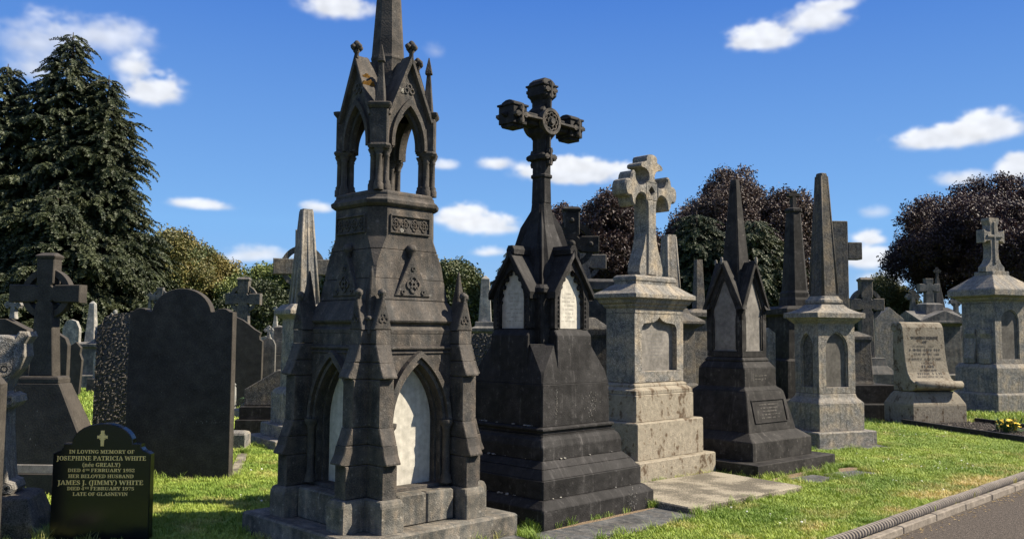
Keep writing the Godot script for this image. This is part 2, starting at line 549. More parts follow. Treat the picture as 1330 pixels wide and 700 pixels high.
# tapered round limb through points [Vector3, radius]
func limb(st: SurfaceTool, pts: Array, seg := 7) -> void:
	var rings := []
	for k in pts.size():
		var p: Vector3 = pts[k][0]
		var d: Vector3 = (pts[mini(k + 1, pts.size() - 1)][0] - pts[maxi(k - 1, 0)][0]).normalized()
		var u := d.cross(Vector3.RIGHT if absf(d.x) < 0.8 else Vector3.FORWARD).normalized()
		var v := u.cross(d)
		var r := PackedVector3Array()
		for i in seg:
			var a := TAU * i / seg
			r.append(p + (u * cos(a) + v * sin(a)) * pts[k][1])
		rings.append(r)
	st.set_smooth_group(1)
	loft(st, rings)
	st.set_smooth_group(-1)

func mesh_of(st: SurfaceTool) -> ArrayMesh:
	st.generate_normals()
	return st.commit()

func part(parent: Node, called: String, st: SurfaceTool, mat: Material, label := "") -> MeshInstance3D:
	return part_mesh(parent, called, mesh_of(st), mat, label)

func part_mesh(parent: Node, called: String, mesh: Mesh, mat: Material, label := "") -> MeshInstance3D:
	var o := MeshInstance3D.new()
	o.name = called
	o.mesh = mesh
	o.material_override = mat
	if label != "": o.set_meta("label", label)
	parent.add_child(o, true)
	return o

func hub(parent: Node, called: String) -> Node3D:
	var o := Node3D.new()
	o.name = called
	parent.add_child(o, true)
	return o

func numbered(called: String) -> String:
	if not taken.has(called):
		taken[called] = 0
		return called
	taken[called] += 1
	return "%s_%03d" % [called, taken[called]]

func tag(o: Node, label: String, category: String, group := "") -> void:
	o.set_meta("label", label)
	o.set_meta("category", category)
	if group != "": o.set_meta("group", group)

func thing(called: String, label: String, category: String, at: Vector3, turn := 0.0, group := "") -> Node3D:
	var o := Node3D.new()
	o.name = numbered(called)
	add_child(o)
	o.position = at
	o.rotation_degrees.y = turn
	tag(o, label, category, group)
	return o

func foot(at: Vector3, turn: float, hx: float, hz: float) -> void:
	feet.append([at.x, at.z, deg_to_rad(turn), hx, hz])

func face(k: int) -> Transform3D:
	return Transform3D(Basis(Vector3.UP, -k * PI / 2.0), Vector3.ZERO)   # 0 front (+z), 1 towards -x, 2 back, 3 towards +x

func poly(a: Array) -> PackedVector2Array:
	var o := PackedVector2Array()
	for i in range(0, a.size(), 2): o.append(Vector2(a[i], a[i + 1]))
	return o

func lettering(parent: Node, words: String, at: Vector3, height: float, mat: Material, xf := NO, max_w := 0.0, italic := false) -> void:
	var t := TextMesh.new()
	var f := SystemFont.new()
	f.font_names = PackedStringArray(["Droid Serif", "Droid Sans"])
	f.font_weight = 700
	f.font_italic = italic
	t.font = f
	t.text = words
	t.font_size = 64
	t.pixel_size = height / 46.0
	t.depth = 0.0025
	t.curve_step = 2.0
	var o := MeshInstance3D.new()
	o.name = "inscription_line"
	o.mesh = t
	o.material_override = mat
	var tr := Transform3D(xf.basis, xf * at)
	var w := t.get_aabb().size.x
	if max_w > 0.0 and w > 0.001: tr.basis = tr.basis.scaled_local(Vector3(max_w / w, 1, 1))
	o.transform = tr
	parent.add_child(o, true)

# rows of worn, no longer legible incised letters
func worn_lines(st: SurfaceTool, width: float, top: float, rows: int, pitch: float, h: float, z: float, xf: Transform3D, sd: int) -> void:
	var r := RandomNumberGenerator.new()
	r.seed = sd
	for k in rows:
		var wide := width * r.randf_range(0.55, 1.0)
		var x := -wide / 2.0
		while x < wide / 2.0:
			var w := h * r.randf_range(0.35, 0.8)
			if r.randf() < 0.78:
				var y := top - k * pitch
				var t := h * 0.28
				for b in [[x, y, t, h], [x + w * 0.3, y + h * r.randf_range(-0.35, 0.35), w * 0.6, t]]:
					if r.randf() < 0.85:
						quad(st, xf * Vector3(b[0] - b[2] / 2, b[1] - b[3] / 2, z), xf * Vector3(b[0] + b[2] / 2, b[1] - b[3] / 2, z), xf * Vector3(b[0] + b[2] / 2, b[1] + b[3] / 2, z), xf * Vector3(b[0] - b[2] / 2, b[1] + b[3] / 2, z), xf.basis.z)
			x += w + h * 0.25

# an uneven crust lying on a surface
func crust(st: SurfaceTool, r: float, xf: Transform3D, sd: int, stretch := 1.0) -> void:
	var g := RandomNumberGenerator.new()
	g.seed = sd
	var p := PackedVector2Array()
	var n := 18
	for i in n:
		var a := TAU * i / n
		var q := r * g.randf_range(0.55, 1.0)
		p.append(Vector2(cos(a) * q, sin(a) * q * stretch))
	plate(st, p, 0.0, 0.004, xf, 0.001)

# scattered specks of lime or lichen on a face
func flecks(st: SurfaceTool, xf: Transform3D, sx: float, sy: float, count: int, size: float, sd: int) -> void:
	var g := RandomNumberGenerator.new()
	g.seed = sd
	for i in count:
		var p := Vector3(g.randfn() * sx, g.randfn() * sy, 0.0012)
		var n := 5 + g.randi() % 3
		var a0 := g.randf() * TAU
		var last := Vector3.ZERO
		for k in n + 1:
			var a := a0 + TAU * k / n
			var q := p + Vector3(cos(a), sin(a) * 1.5, 0) * size * g.randf_range(0.4, 1.1)
			if k > 0: tri(st, xf * p, xf * last, xf * q, xf.basis.z)
			last = q

# ------------------------------------------------------------------ ground and path
func make_ground() -> void:
	var st := tool()
	var n := FastNoiseLite.new()
	n.seed = 3; n.frequency = 0.35
	# fine near the camera, coarse further off
	var xs := []
	var x := -60.0
	while x < 320.0:
		xs.append(x)
		x += 0.5 if x > -6.0 and x < 26.0 else (4.0 if x < 80.0 else 40.0)
	var zs := []
	var z := -320.0
	while z < -3.3:
		zs.append(z)
		z += 0.5 if z > -24.0 else (4.0 if z > -90.0 else 40.0)
	zs.append(-3.27)
	var hgt := func(px: float, pz: float) -> float:
		var far := clampf(1.0 - Vector2(px, pz).length() / 30.0, 0.0, 1.0)
		return n.get_noise_2d(px, pz) * 0.012 * far - 0.012
	st.set_smooth_group(0)
	for i in xs.size() - 1:
		for j in zs.size() - 1:
			var a := Vector3(xs[i], hgt.call(xs[i], zs[j]), zs[j])
			var b := Vector3(xs[i + 1], hgt.call(xs[i + 1], zs[j]), zs[j])
			var c := Vector3(xs[i + 1], hgt.call(xs[i + 1], zs[j + 1]), zs[j + 1])
			var d := Vector3(xs[i], hgt.call(xs[i], zs[j + 1]), zs[j + 1])
			quad(st, a, b, c, d, Vector3.UP)
	var g := part(self, "ground", st, M.soil)
	g.set_meta("kind", "structure")

func make_path() -> void:
	var st := tool()
	quad(st, Vector3(-60, -0.072, -3.13), Vector3(320, -0.072, -3.13), Vector3(320, -0.072, 2.0), Vector3(-60, -0.072, 2.0), Vector3.UP)
	var p := part(self, "path", st, M.asphalt)
	p.set_meta("kind", "structure")
	var far_side := tool()
	quad(far_side, Vector3(-60, -0.03, 1.99), Vector3(320, -0.03, 1.99), Vector3(320, -0.03, 200), Vector3(-60, -0.03, 200), Vector3.UP)
	part(self, "lawn_across_path", far_side, M.soil).set_meta("kind", "structure")
	var kerb := thing("path_kerb", "pale concrete kerb topped with rope-twist edging along the asphalt path", "kerb", Vector3(0, 0, 0))
	var a := tool()
	box(a, Vector3(0, -0.094, 0), Vector3(0.752, 0.165, 0.07), NO, 0.008)
	var am := mesh_of(a)
	var r := tool()
	# one length of rope edging: slanting rounded strands over a core
	var pitch := 0.0538
	var cnt := 14
	box(r, Vector3(0, -0.085, 0), Vector3(0.752, 0.15, 0.036), NO, 0.006)
	for k in cnt:
		var cx := (k - (cnt - 1) / 2.0) * pitch
		var rings := []
		for q in [[-0.0215, 0.006], [-0.019, 0.027], [-0.011, 0.041], [0.0, 0.046], [0.011, 0.041], [0.019, 0.027], [0.0215, 0.006]]:
			var ring := PackedVector3Array()
			for i in 12:
				var an := TAU * i / 12.0
				# strands lean along the length as they go over the top
				ring.append(Vector3(cx + q[0] + 0.016 * cos(an), 0.014 + q[1] * sin(an), q[1] * cos(an)))
			rings.append(ring)
		r.set_smooth_group(1)
		loft(r, rings)
		r.set_smooth_group(-1)
	var rm := mesh_of(r)
	for k in 26:
		var x := 2.87 + 0.76 * k
		var ks := part_mesh(kerb, "kerb_stone", am, M.kerb)
		ks.position = Vector3(x, rng.randf_range(-0.005, 0.004), -3.155 + rng.randf_range(-0.004, 0.004))
		ks.rotation.y = rng.randf_range(-0.004, 0.004)
		var ro := part_mesh(kerb, "rope_edging", rm, M.rope)
		ro.position = Vector3(x + 0.02, rng.randf_range(-0.003, 0.003), -3.228)
		ro.rotation.y = rng.randf_range(-0.004, 0.004)

# ------------------------------------------------------------------ the gothic monument in front
func gothic_monument() -> void:
	var at := Vector3(4.35, 0, -5.91)
	var t := thing("gothic_monument", "tall dark gothic monument with open arcaded belfry, spire and white marble niches", "monument", at)
	foot(at, 0, 0.79, 0.79)
	# stepped base of four long stones
	var st := tool()
	stack(st, [[-0.12, 0.79], [0.168, 0.79]], Vector3.ZERO, NO, 0.014, 0.012)
	part(t, "base_step", st, M.gothic_pale)
	# plinth: two stones between the buttress plinths on each side, one block under each pair of buttresses
	st = tool()
	stack(st, [[0.168, 0.50], [0.402, 0.50]])
	part(t, "plinth_core", st, M.gothic_pale)
	for k in 4:
		for s in [-1, 1]:
			st = tool()
			box(st, Vector3(s * 0.137, 0.285, 0.545), Vector3(0.270, 0.236, 0.10), face(k), 0.012)
			part(t, "plinth_stone", st, M.gothic_pale)
			st = tool()
			stack(st, [[0.17, 0.105, 0.125], [0.36, 0.105, 0.125], [0.402, 0.092, 0.105]], Vector3(s * 0.405, 0, 0.58), face(k), 0.01)
			part(t, "plinth_stone", st, M.gothic_pale)
	# niche walls
	var hw := 0.245
	for k in 4:
		var xf := face(k)
		st = tool()
		var inner := arch_line(hw, 0.43, 0.90, 1.375, 10)
		band(st, inner, rect_line(0.45, 0.43, 1.60, inner), 0.335, 0.45, xf, false)
		box(st, Vector3(0, 0.415, 0.40), Vector3(0.90, 0.03, 0.11), xf, 0.004)
		part(t, "niche_wall", st, M.gothic)
		st = tool()
		var pa := arch_line(hw + 0.01, 0.43, 0.90, 1.385, 10)
		plate(st, pa, 0.31, 0.345, xf, 0.0)
		part(t, "marble_panel", st, M.marble, "pale marble tablet in a pointed niche")
		# three receding mouldings and the hood
		var cols := [[0.245, 0.275, 0.45, 0.478], [0.280, 0.318, 0.45, 0.505]]
		for c in cols:
			st = tool()
			var i2 := arch_line(c[0], 0.90, 0.905, 1.375 + (c[0] - hw) * 1.3, 10)
			var o2 := arch_line(c[1], 0.90, 0.905, 1.375 + (c[1] - hw) * 1.3, 10)
			band(st, i2, o2, c[2], c[3], xf)
			part(t, "arch_moulding", st, M.gothic)
		# inner order on the reveal
		st = tool()
		band(st, arch_line(0.226, 0.43, 0.90, 1.345, 10), arch_line(0.246, 0.43, 0.90, 1.377, 10), 0.345, 0.40, xf)
		part(t, "arch_moulding", st, M.gothic)
		for s in [-1, 1]:
			st = tool()
			lathe(st, [[0.050, 0.43], [0.050, 0.448], [0.040, 0.465], [0.044, 0.480], [0.031, 0.50], [0.030, 0.845], [0.036, 0.852], [0.032, 0.862], [0.052, 0.890], [0.056, 0.905], [0.056, 0.925]], Vector3(s * 0.282, 0, 0.480), 10, xf)
			part(t, "colonnette", st, M.gothic)
		# frieze mouldings and eaves
		st = tool()
		box(st, Vector3(0, 1.492, 0.455), Vector3(0.90, 0.022, 0.03), xf, 0.004)
		box(st, Vector3(0, 1.455, 0.452), Vector3(0.90, 0.012, 0.02), xf, 0.003)
		part(t, "string_course", st, M.gothic)
	st = tool()
	stack(st, [[1.598, 0.44], [1.60, 0.45], [1.635, 0.455], [1.655, 0.43], [1.675, 0.43], [1.688, 0.455], [1.705, 0.462], [1.712, 0.455], [1.865, 0.372]], Vector3.ZERO, NO, 0.004)
	part(t, "eaves_slope", st, M.gothic)
	# tower, course by course, its corners cut back further up
	var tw := [
		[[1.868, 0.378, 0.378, 0.012], [1.90, 0.371, 0.371, 0.012], [2.030, 0.352, 0.352, 0.012]],
		[[2.034, 0.351, 0.351, 0.012], [2.15, 0.341, 0.341, 0.02], [2.262, 0.334, 0.334, 0.06]],
		[[2.266, 0.334, 0.334, 0.062], [2.36, 0.332, 0.332, 0.105], [2.60, 0.332, 0.332, 0.108]],
	]
	for c in tw:
		st = tool()
		stack(st, c, Vector3.ZERO, NO, 0.005)
		part(t, "tower_course", st, M.gothic)
	for k in 4:
		var xf := face(k)
		# gablet with a carved quatrefoil and a knop
		st = tool()
		plate(st, poly([-0.175, 1.895, 0.175, 1.895, 0.012, 2.215, -0.012, 2.215]), 0.30, 0.385, xf, 0.006)
		var g := part(t, "tower_gablet", st, M.gothic)
		st = tool()
		var qx := Transform3D(xf.basis, xf * Vector3(0, 1.99, 0))
		for q in [[-0.033, 0.0], [0.033, 0.0], [0.0, 0.033], [0.0, -0.033]]:
			wheel(st, 0.024, 0.036, 0.383, 0.396, Transform3D(qx.basis, qx * Vector3(q[0], q[1], 0)), 12)
		for q in [[-0.10, -0.06], [0.10, -0.06], [0.0, 0.125]]:
			wheel(st, 0.010, 0.020, 0.383, 0.394, Transform3D(qx.basis, qx * Vector3(q[0], q[1], 0)), 8)
		part(g, "quatrefoil", st, M.gothic).set_meta("kind", "stuff")
		st = tool()
		lathe(st, [[0.012, 2.19], [0.030, 2.215], [0.022, 2.235], [0.042, 2.255], [0.046, 2.28], [0.028, 2.305], [0.008, 2.31]], Vector3(0, 0, 0.355), 8, xf)
		part(g, "knop", st, M.gothic)
		# sunk frieze of tracery under the cornice
		st = tool()
		box(st, Vector3(0, 2.532, 0.336), Vector3(0.40, 0.014, 0.022), xf, 0.002)
		box(st, Vector3(0, 2.398, 0.336), Vector3(0.40, 0.014, 0.022), xf, 0.002)
		for s in [-1, 1]:
			box(st, Vector3(s * 0.194, 2.465, 0.336), Vector3(0.014, 0.12, 0.022), xf, 0.002)
		for i in 4:
			var cx := -0.141 + 0.094 * i
			for q in [[-0.02, 0.0], [0.02, 0.0], [0.0, 0.024], [0.0, -0.024]]:
				wheel(st, 0.015, 0.025, 0.326, 0.339, Transform3D(xf.basis, xf * Vector3(cx + q[0], 2.465 + q[1], 0)), 10)
		part(t, "tracery_frieze", st, M.gothic)
	st = tool()
	stack(st, [[2.602, 0.338, 0.338, 0.11], [2.622, 0.362, 0.362, 0.115], [2.652, 0.366, 0.366, 0.115], [2.668, 0.345, 0.345, 0.11], [2.69, 0.338, 0.338, 0.108]], Vector3.ZERO, NO, 0.004)
	part(t, "cornice", st, M.gothic)
	st = tool()
	stack(st, [[2.692, 0.333, 0.333, 0.106], [2.712, 0.333, 0.333, 0.106], [2.728, 0.322, 0.322, 0.104]], Vector3.ZERO, NO, 0.004)
	part(t, "belfry_floor", st, M.gothic)
	# buttresses: a pair at every corner, in stones
	var bw := 0.068
	var stones := [
		[0.42, 0.404, 0.662, 0.404, 0.662, 0.640, 0.42, 0.640],
		[0.42, 0.643, 0.664, 0.643, 0.706, 0.652, 0.706, 0.664, 0.676, 0.720, 0.660, 0.785, 0.42, 0.785],
		[0.42, 0.788, 0.656, 0.788, 0.632, 0.852, 0.612, 0.912, 0.42, 0.912],
		[0.42, 0.915, 0.608, 0.915, 0.606, 1.262, 0.42, 1.262],
		[0.42, 1.265, 0.608, 1.265, 0.650, 1.274, 0.650, 1.286, 0.620, 1.340, 0.604, 1.386, 0.42, 1.386],
		[0.42, 1.389, 0.600, 1.389, 0.578, 1.455, 0.556, 1.520, 0.42, 1.520],
		[0.42, 1.523, 0.552, 1.523, 0.552, 1.628, 0.42, 1.628],
	]
	var meshes := []
	for q in stones:
		st = tool()
		plate(st, poly(q), -bw, bw, Transform3D(Basis(Vector3(0, 0, 1), Vector3.UP, Vector3(-1, 0, 0)), Vector3.ZERO), 0.006)
		meshes.append(mesh_of(st))
	st = tool()
	plate(st, poly([-0.078, 1.631, 0.078, 1.631, 0.070, 1.66, 0.010, 1.865, -0.010, 1.865, -0.070, 1.66]), 0.42, 0.552, NO, 0.006)
	meshes.append(mesh_of(st))
	st = tool()
	lathe(st, [[0.010, 1.855], [0.024, 1.872], [0.018, 1.886], [0.033, 1.902], [0.030, 1.922], [0.006, 1.938]], Vector3(0, 0, 0.528), 8)
	for q in [[0.026, 1.897], [-0.026, 1.897]]:
		lathe(st, [[0.004, q[1] - 0.018], [0.017, q[1]], [0.004, q[1] + 0.018]], Vector3(q[0], 0, 0.528), 6)
	var finial := mesh_of(st)
	st = tool()
	for q in [[0.0, 0.028], [-0.02, 0.0], [0.02, 0.0]]:
		wheel(st, 0.013, 0.022, 0.550, 0.559, Transform3D(Basis(), Vector3(q[0], 1.705 + q[1], 0)), 10)
	var foil := mesh_of(st)
	for k in 4:
		for s in [-1, 1]:
			var b := hub(t, "buttress")
			b.transform = face(k) * Transform3D(Basis(), Vector3(s * 0.405, 0, 0))
			for i in 8: part_mesh(b, "gablet" if i == 7 else "buttress_stone", meshes[i], M.gothic)
			part_mesh(b, "finial", finial, M.gothic)
			part_mesh(b, "trefoil", foil, M.gothic)
	# corner pinnacles behind the gablets
	for c in [Vector2(-1, 1), Vector2(1, 1), Vector2(-1, -1), Vector2(1, -1)]:
		st = tool()
		stack(st, [[1.60, 0.062], [1.70, 0.062], [1.705, 0.072], [1.725, 0.072], [1.735, 0.056], [2.11, 0.007]], Vector3(c.x * 0.435, 0, c.y * 0.435), NO, 0.004)
		part(t, "corner_pinnacle", st, M.gothic)
	# belfry piers: clustered shafts under a cut-cornered block
	for c in [Vector2(-1, 1), Vector2(1, 1), Vector2(-1, -1), Vector2(1, -1)]:
		var p := hub(t, "belfry_pier")
		p.position = Vector3(c.x * 0.226, 0, c.y * 0.226)
		var turn := Basis(Vector3.UP, atan2(c.x, c.y))
		p.basis = turn
		for q in [[0.052, 0.018], [-0.052, 0.018], [0.0, 0.064], [0.0, -0.03]]:
			st = tool()
			lathe(st, [[0.040, 2.728], [0.040, 2.775], [0.032, 2.79], [0.035, 2.802], [0.0245, 2.815], [0.0235, 3.000], [0.030, 3.006], [0.025, 3.016], [0.040, 3.045], [0.044, 3.056]], Vector3(q[0], 0, q[1]), 10)
			part(p, "shaft", st, M.gothic)
		st = tool()
		stack(st, [[3.057, 0.082, 0.070, 0.03], [3.08, 0.093, 0.081, 0.03], [3.098, 0.086, 0.074, 0.03]], Vector3(0, 0, 0.025), NO, 0.003)
		part(p, "capital", st, M.gothic)
		st = tool()
		stack(st, [[3.099, 0.072, 0.063, 0.012], [3.375, 0.072, 0.063, 0.012]], Vector3(0, 0, 0.025), NO, 0.005)
		part(p, "pier_block", st, M.gothic)
		st = tool()
		stack(st, [[3.376, 0.074, 0.065], [3.398, 0.092, 0.083], [3.420, 0.095, 0.086], [3.43, 0.07, 0.06]], Vector3(0, 0, 0.025), NO, 0.003)
		part(p, "pier_cap", st, M.gothic)
		if c != Vector2(-1, -1):
			st = tool()
			stack(st, [[3.431, 0.042, 0.042, 0.01], [3.76, 0.016, 0.016, 0.004], [3.765, 0.030, 0.030, 0.006], [3.785, 0.028, 0.028, 0.006], [3.905, 0.004, 0.004, 0.001]], Vector3(0, 0, 0.025), NO, 0.002, 0.01)
			part(p, "pinnacle", st, M.gothic)
	# gables with pointed openings
	for k in 4:
		var xf := face(k)
		st = tool()
		var inn := arch_line(0.148, 3.08, 3.12, 3.435, 9)
		var outl := PackedVector2Array()
		var half := inn.size() / 2
		for i in inn.size():
			var tt := 1.0 - absf(float(i - half)) / half
			var sx := -1.0 if i < half else 1.0
			if tt < 0.25: outl.append(Vector2(sx * 0.205, lerpf(3.08, 3.34, tt / 0.25)))
			else: outl.append(Vector2(sx * lerpf(0.205, 0.0, (tt - 0.25) / 0.75), lerpf(3.34, 3.80, (tt - 0.25) / 0.75)))
		band(st, inn, outl, 0.20, 0.292, xf)
		back_band(st, inn, outl, 0.20, xf)
		var g := part(t, "gable", st, M.gothic)
		st = tool()
		band(st, arch_line(0.150, 3.09, 3.12, 3.44, 9), arch_line(0.180, 3.09, 3.12, 3.50, 9), 0.290, 0.318, xf)
		part(g, "arch_moulding", st, M.gothic)
		st = tool()
		band(st, arch_line(0.122, 3.09, 3.12, 3.39, 9), arch_line(0.149, 3.09, 3.12, 3.437, 9), 0.225, 0.268, xf)
		back_band(st, arch_line(0.122, 3.09, 3.12, 3.39, 9), arch_line(0.149, 3.09, 3.12, 3.437, 9), 0.225, xf)
		part(g, "arch_moulding", st, M.gothic)
		# raking copings
		st = tool()
		for s in [-1, 1]:
			plate(st, poly([s * 0.232, 3.335, s * 0.205, 3.325, 0.0, 3.785, 0.0, 3.855]) if s < 0 else poly([0.0, 3.855, 0.0, 3.785, 0.205, 3.325, 0.232, 3.335]), 0.20, 0.335, xf, 0.004)
		part(g, "coping", st, M.gothic)
		st = tool()
		for q in [[0.0, 3.60], [-0.028, 3.565], [0.028, 3.565]]:
			wheel(st, 0.016, 0.026, 0.290, 0.302, Transform3D(xf.basis, xf * Vector3(q[0], q[1], 0)), 10)
		part(g, "trefoil", st, M.gothic)
		st = tool()
		lathe(st, [[0.020, 3.83], [0.018, 3.87], [0.030, 3.885], [0.016, 3.90], [0.026, 3.93], [0.030, 3.955], [0.012, 3.975]], Vector3(0, 0, 0.315), 8, xf)
		for q in [[0.036, 3.925, 0.0], [-0.036, 3.925, 0.0], [0.0, 3.92, 0.034], [0.0, 3.92, -0.034]]:
			lathe(st, [[0.004, q[1] - 0.03], [0.022, q[1] - 0.012], [0.025, q[1] + 0.006], [0.006, q[1] + 0.024]], Vector3(q[0], 0, 0.315 + q[2]), 7, xf)
		part(g, "finial", st, M.gothic)
		# the roof slopes behind the gable
		st = tool()
		for s in [-1.0, 1.0]:
			quad(st, xf * Vector3(s * 0.215, 3.35, 0.25), xf * Vector3(0, 3.83, 0.25), xf * Vector3(0, 3.83, 0.0), xf * Vector3(s * 0.215, 3.35, 0.215), xf.basis * Vector3(s, 0.5, 0))
			tri(st, xf * Vector3(s * 0.215, 3.35, 0.215), xf * Vector3(0, 3.83, 0.0), xf * Vector3(0, 3.35, 0.0), xf.basis * Vector3(s, 0, -0.2))
		part(t, "roof_slope", st, M.gothic)
	# spire
	st = tool()
	stack(st, [[3.62, 0.150, 0.150, 0.075], [3.86, 0.128, 0.128, 0.072], [3.875, 0.134, 0.134, 0.076], [3.90, 0.127, 0.127, 0.072], [5.65, 0.020, 0.020, 0.012]], Vector3.ZERO, NO, 0.004)
	part(t, "spire", st, M.gothic)
	st = tool()
	lathe(st, [[0.02, 5.64], [0.06, 5.69], [0.03, 5.73], [0.05, 5.80], [0.01, 5.86]], Vector3.ZERO, 8)
	part(t, "spire_finial", st, M.gothic)
	# lichen on the coping stones and tower
	st = tool()
	crust(st, 0.045, face(1) * Transform3D(Basis(Vector3(0.42, 0.91, 0), Vector3(0, 0, -1), Vector3(0.91, -0.42, 0)), Vector3(0.118, 3.60, 0.27)), 4, 1.6)
	crust(st, 0.028, face(1) * Transform3D(Basis(Vector3(0.42, 0.91, 0), Vector3(0, 0, -1), Vector3(0.91, -0.42, 0)), Vector3(0.088, 3.67, 0.28)), 5, 1.4)
	part(t, "lichen_patch", st, M.lichen, "orange lichen")
	st = tool()
	crust(st, 0.03, Transform3D(Basis(), Vector3(-0.07, 3.555, 0.293)), 6, 0.8)
	crust(st, 0.024, Transform3D(Basis(), Vector3(-0.09, 2.415, 0.347)), 8, 0.9)
	part(t, "lichen_patch", st, M.white_lichen, "pale lichen")

# ------------------------------------------------------------------ black monument with ornate cross
func gable_head(t: Node3D, k: int, mat: Material, hw: float, y0: float, ye: float, ya: float, d: float, back: float, over := 0.035, sq := 0.0) -> Node3D:
	# a gabled pier head: wall with pointed niche is built by the caller; here copings and ridge
	var xf := face(k)
	var g := hub(t, "gable")
	var st := tool()
	var rise := (ya - ye) / hw
	for s in [-1.0, 1.0]:
		var p := PackedVector2Array([Vector2(s * (hw + over), ye - over * rise), Vector2(s * (hw + over), ye - over * rise + 0.055), Vector2(0, ya + 0.055), Vector2(0, ya)])
		plate(st, p, back, d + 0.03, xf, 0.004)
	part(g, "coping", st, mat)
	return g

func black_cross_monument() -> void:
	var at := Vector3(6.12, 0, -5.81)
	var t := thing("cross_monument", "near-black stepped monument with gabled niches and ornate deep-armed cross", "monument", at)
	foot(at, 0, 0.757, 0.757)
	var courses := [
		[[-0.1, 0.757], [0.160, 0.757], [0.222, 0.690]],
		[[0.226, 0.672], [0.380, 0.672]],
		[[0.384, 0.662], [0.460, 0.606]],
		[[0.463, 0.604], [0.520, 0.546]],
		[[0.524, 0.544], [0.632, 0.544], [0.650, 0.538], [0.690, 0.524], [0.712, 0.500], [0.728, 0.499]],
		[[0.732, 0.478], [0.756, 0.480], [0.768, 0.498], [0.782, 0.498], [0.796, 0.472]],
		[[0.800, 0.463], [1.165, 0.458]],
		[[1.168, 0.456], [1.27, 0.440, 0.440, 0.02], [1.52, 0.402, 0.402, 0.155]],
	]
	for c in courses:
		var st := tool()
		stack(st, c, Vector3.ZERO, NO, 0.006)
		part(t, "stone_course", st, M.black)
	var st := tool()
	stack(st, [[1.522, 0.325, 0.325, 0.02], [1.97, 0.325, 0.325, 0.02], [1.985, 0.345, 0.345, 0.02], [2.025, 0.345, 0.345, 0.02], [2.06, 0.30, 0.30, 0.03]], Vector3.ZERO, NO, 0.004)
	part(t, "drum", st, M.black)
	for k in 4:
		var xf := face(k)
		# pier below the niche, flush with the block
		st = tool()
		stack(st, [[1.172, 0.240, 0.16], [1.60, 0.240, 0.145], [1.655, 0.225, 0.10]], Vector3(0, 0, 0.282), xf, 0.006)
		part(t, "niche_pier", st, M.black)
		st = tool()
		var inn := arch_line(0.165, 1.66, 1.92, 2.20, 8)
		var outl := PackedVector2Array()
		var half := inn.size() / 2
		for i in inn.size():
			var tt := 1.0 - absf(float(i - half)) / half
			var sx := -1.0 if i < half else 1.0
			if tt < 0.35: outl.append(Vector2(sx * 0.236, lerpf(1.66, 1.97, tt / 0.35)))
			else: outl.append(Vector2(sx * lerpf(0.236, 0.0, (tt - 0.35) / 0.65), lerpf(1.97, 2.31, (tt - 0.35) / 0.65)))
		band(st, inn, outl, 0.20, 0.40, xf)
		var g := part(t, "gable", st, M.black)
		# cusps round the niche
		st = tool()
		for s in [-1.0, 1.0]:
			for q in [[0.162, 1.90, 0.022], [0.152, 1.965, 0.024], [0.122, 2.04, 0.024], [0.080, 2.11, 0.024], [0.035, 2.165, 0.022]]:
				wheel(st, 0.0, q[2], 0.34, 0.380, Transform3D(xf.basis, xf * Vector3(s * (q[0] + 0.012), q[1], 0)), 10)
			for i in 7:
				box(st, Vector3(s * 0.186, 1.69 + i * 0.042, 0.402), Vector3(0.018, 0.026, 0.014), xf, 0.003)
		part(g, "cusping", st, M.black)
		st = tool()
		plate(st, arch_line(0.167, 1.66, 1.92, 2.202, 8), 0.30, 0.352, xf, 0.0)
		var pn := part(t, "marble_panel", st, M.marble, "pale marble tablet with worn lettering")
		var letters := tool()
		worn_lines(letters, 0.2, 1.98, 8, 0.036, 0.009, 0.3526, xf, 60 + k)
		part(pn, "worn_inscription", letters, M.grey_panel).set_meta("kind", "stuff")
		st = tool()
		for s in [-1.0, 1.0]:
			plate(st, poly([s * 0.275, 1.93, s * 0.275, 1.99, 0, 2.385, 0, 2.318]), 0.10, 0.435, xf, 0.005)
		part(g, "coping", st, M.black)
		st = tool()
		plate(st, poly([-0.05, 2.345, 0.05, 2.345, 0.05, 2.39, 0.028, 2.425, -0.028, 2.425, -0.05, 2.39]), 0.05, 0.42, xf, 0.005)
		part(g, "ridge_roll", st, M.black)
	# pale crumbling mortar and lime flecks along the ledges, and run-off on the front
	var g := RandomNumberGenerator.new()
	g.seed = 17
	for q in [[0.522, 0.556, 0, 5], [0.224, 0.688, 0, 4], [0.798, 0.470, 1, 12], [0.522, 0.556, 1, 7], [0.224, 0.688, 1, 8]]:
		for i in q[3]:
			var bit := tool()
			var r := 0.006 + 0.026 * pow(g.randf(), 2.0)
			var px: float = g.randf_range(-0.92, 0.92) * q[1]
			crust(bit, r, face(q[2]) * Transform3D(Basis(Vector3.RIGHT, -PI / 2 + 0.5), Vector3(px, q[0] + 0.004, q[1] - 0.004)), i * 7 + int(q[0] * 100.0), 0.6)
			part(t, "mortar_crust", bit, M.white_lichen)
	st = tool()
	flecks(st, Transform3D(Basis(), Vector3(-0.28, 0.98, 0.4635)), 0.007, 0.09, 45, 0.004, 5)
	flecks(st, Transform3D(Basis(), Vector3(0.20, 0.98, 0.4635)), 0.04, 0.10, 60, 0.005, 6)
	flecks(st, Transform3D(Basis(), Vector3(0.42, 0.09, 0.7585)), 0.03, 0.05, 40, 0.006, 7)
	part(t, "lime_flecks", st, M.lime).set_meta("kind", "stuff")
	# central spirelet, flaring, with a spur at each corner
	st = tool()
	stack(st, [[2.04, 0.30, 0.30, 0.13], [2.20, 0.245, 0.245, 0.10], [2.46, 0.172, 0.172, 0.07], [2.65, 0.108, 0.108, 0.043], [2.80, 0.086, 0.086, 0.034], [2.86, 0.080, 0.080, 0.032]], Vector3.ZERO, NO, 0.004)
	part(t, "spirelet", st, M.black)
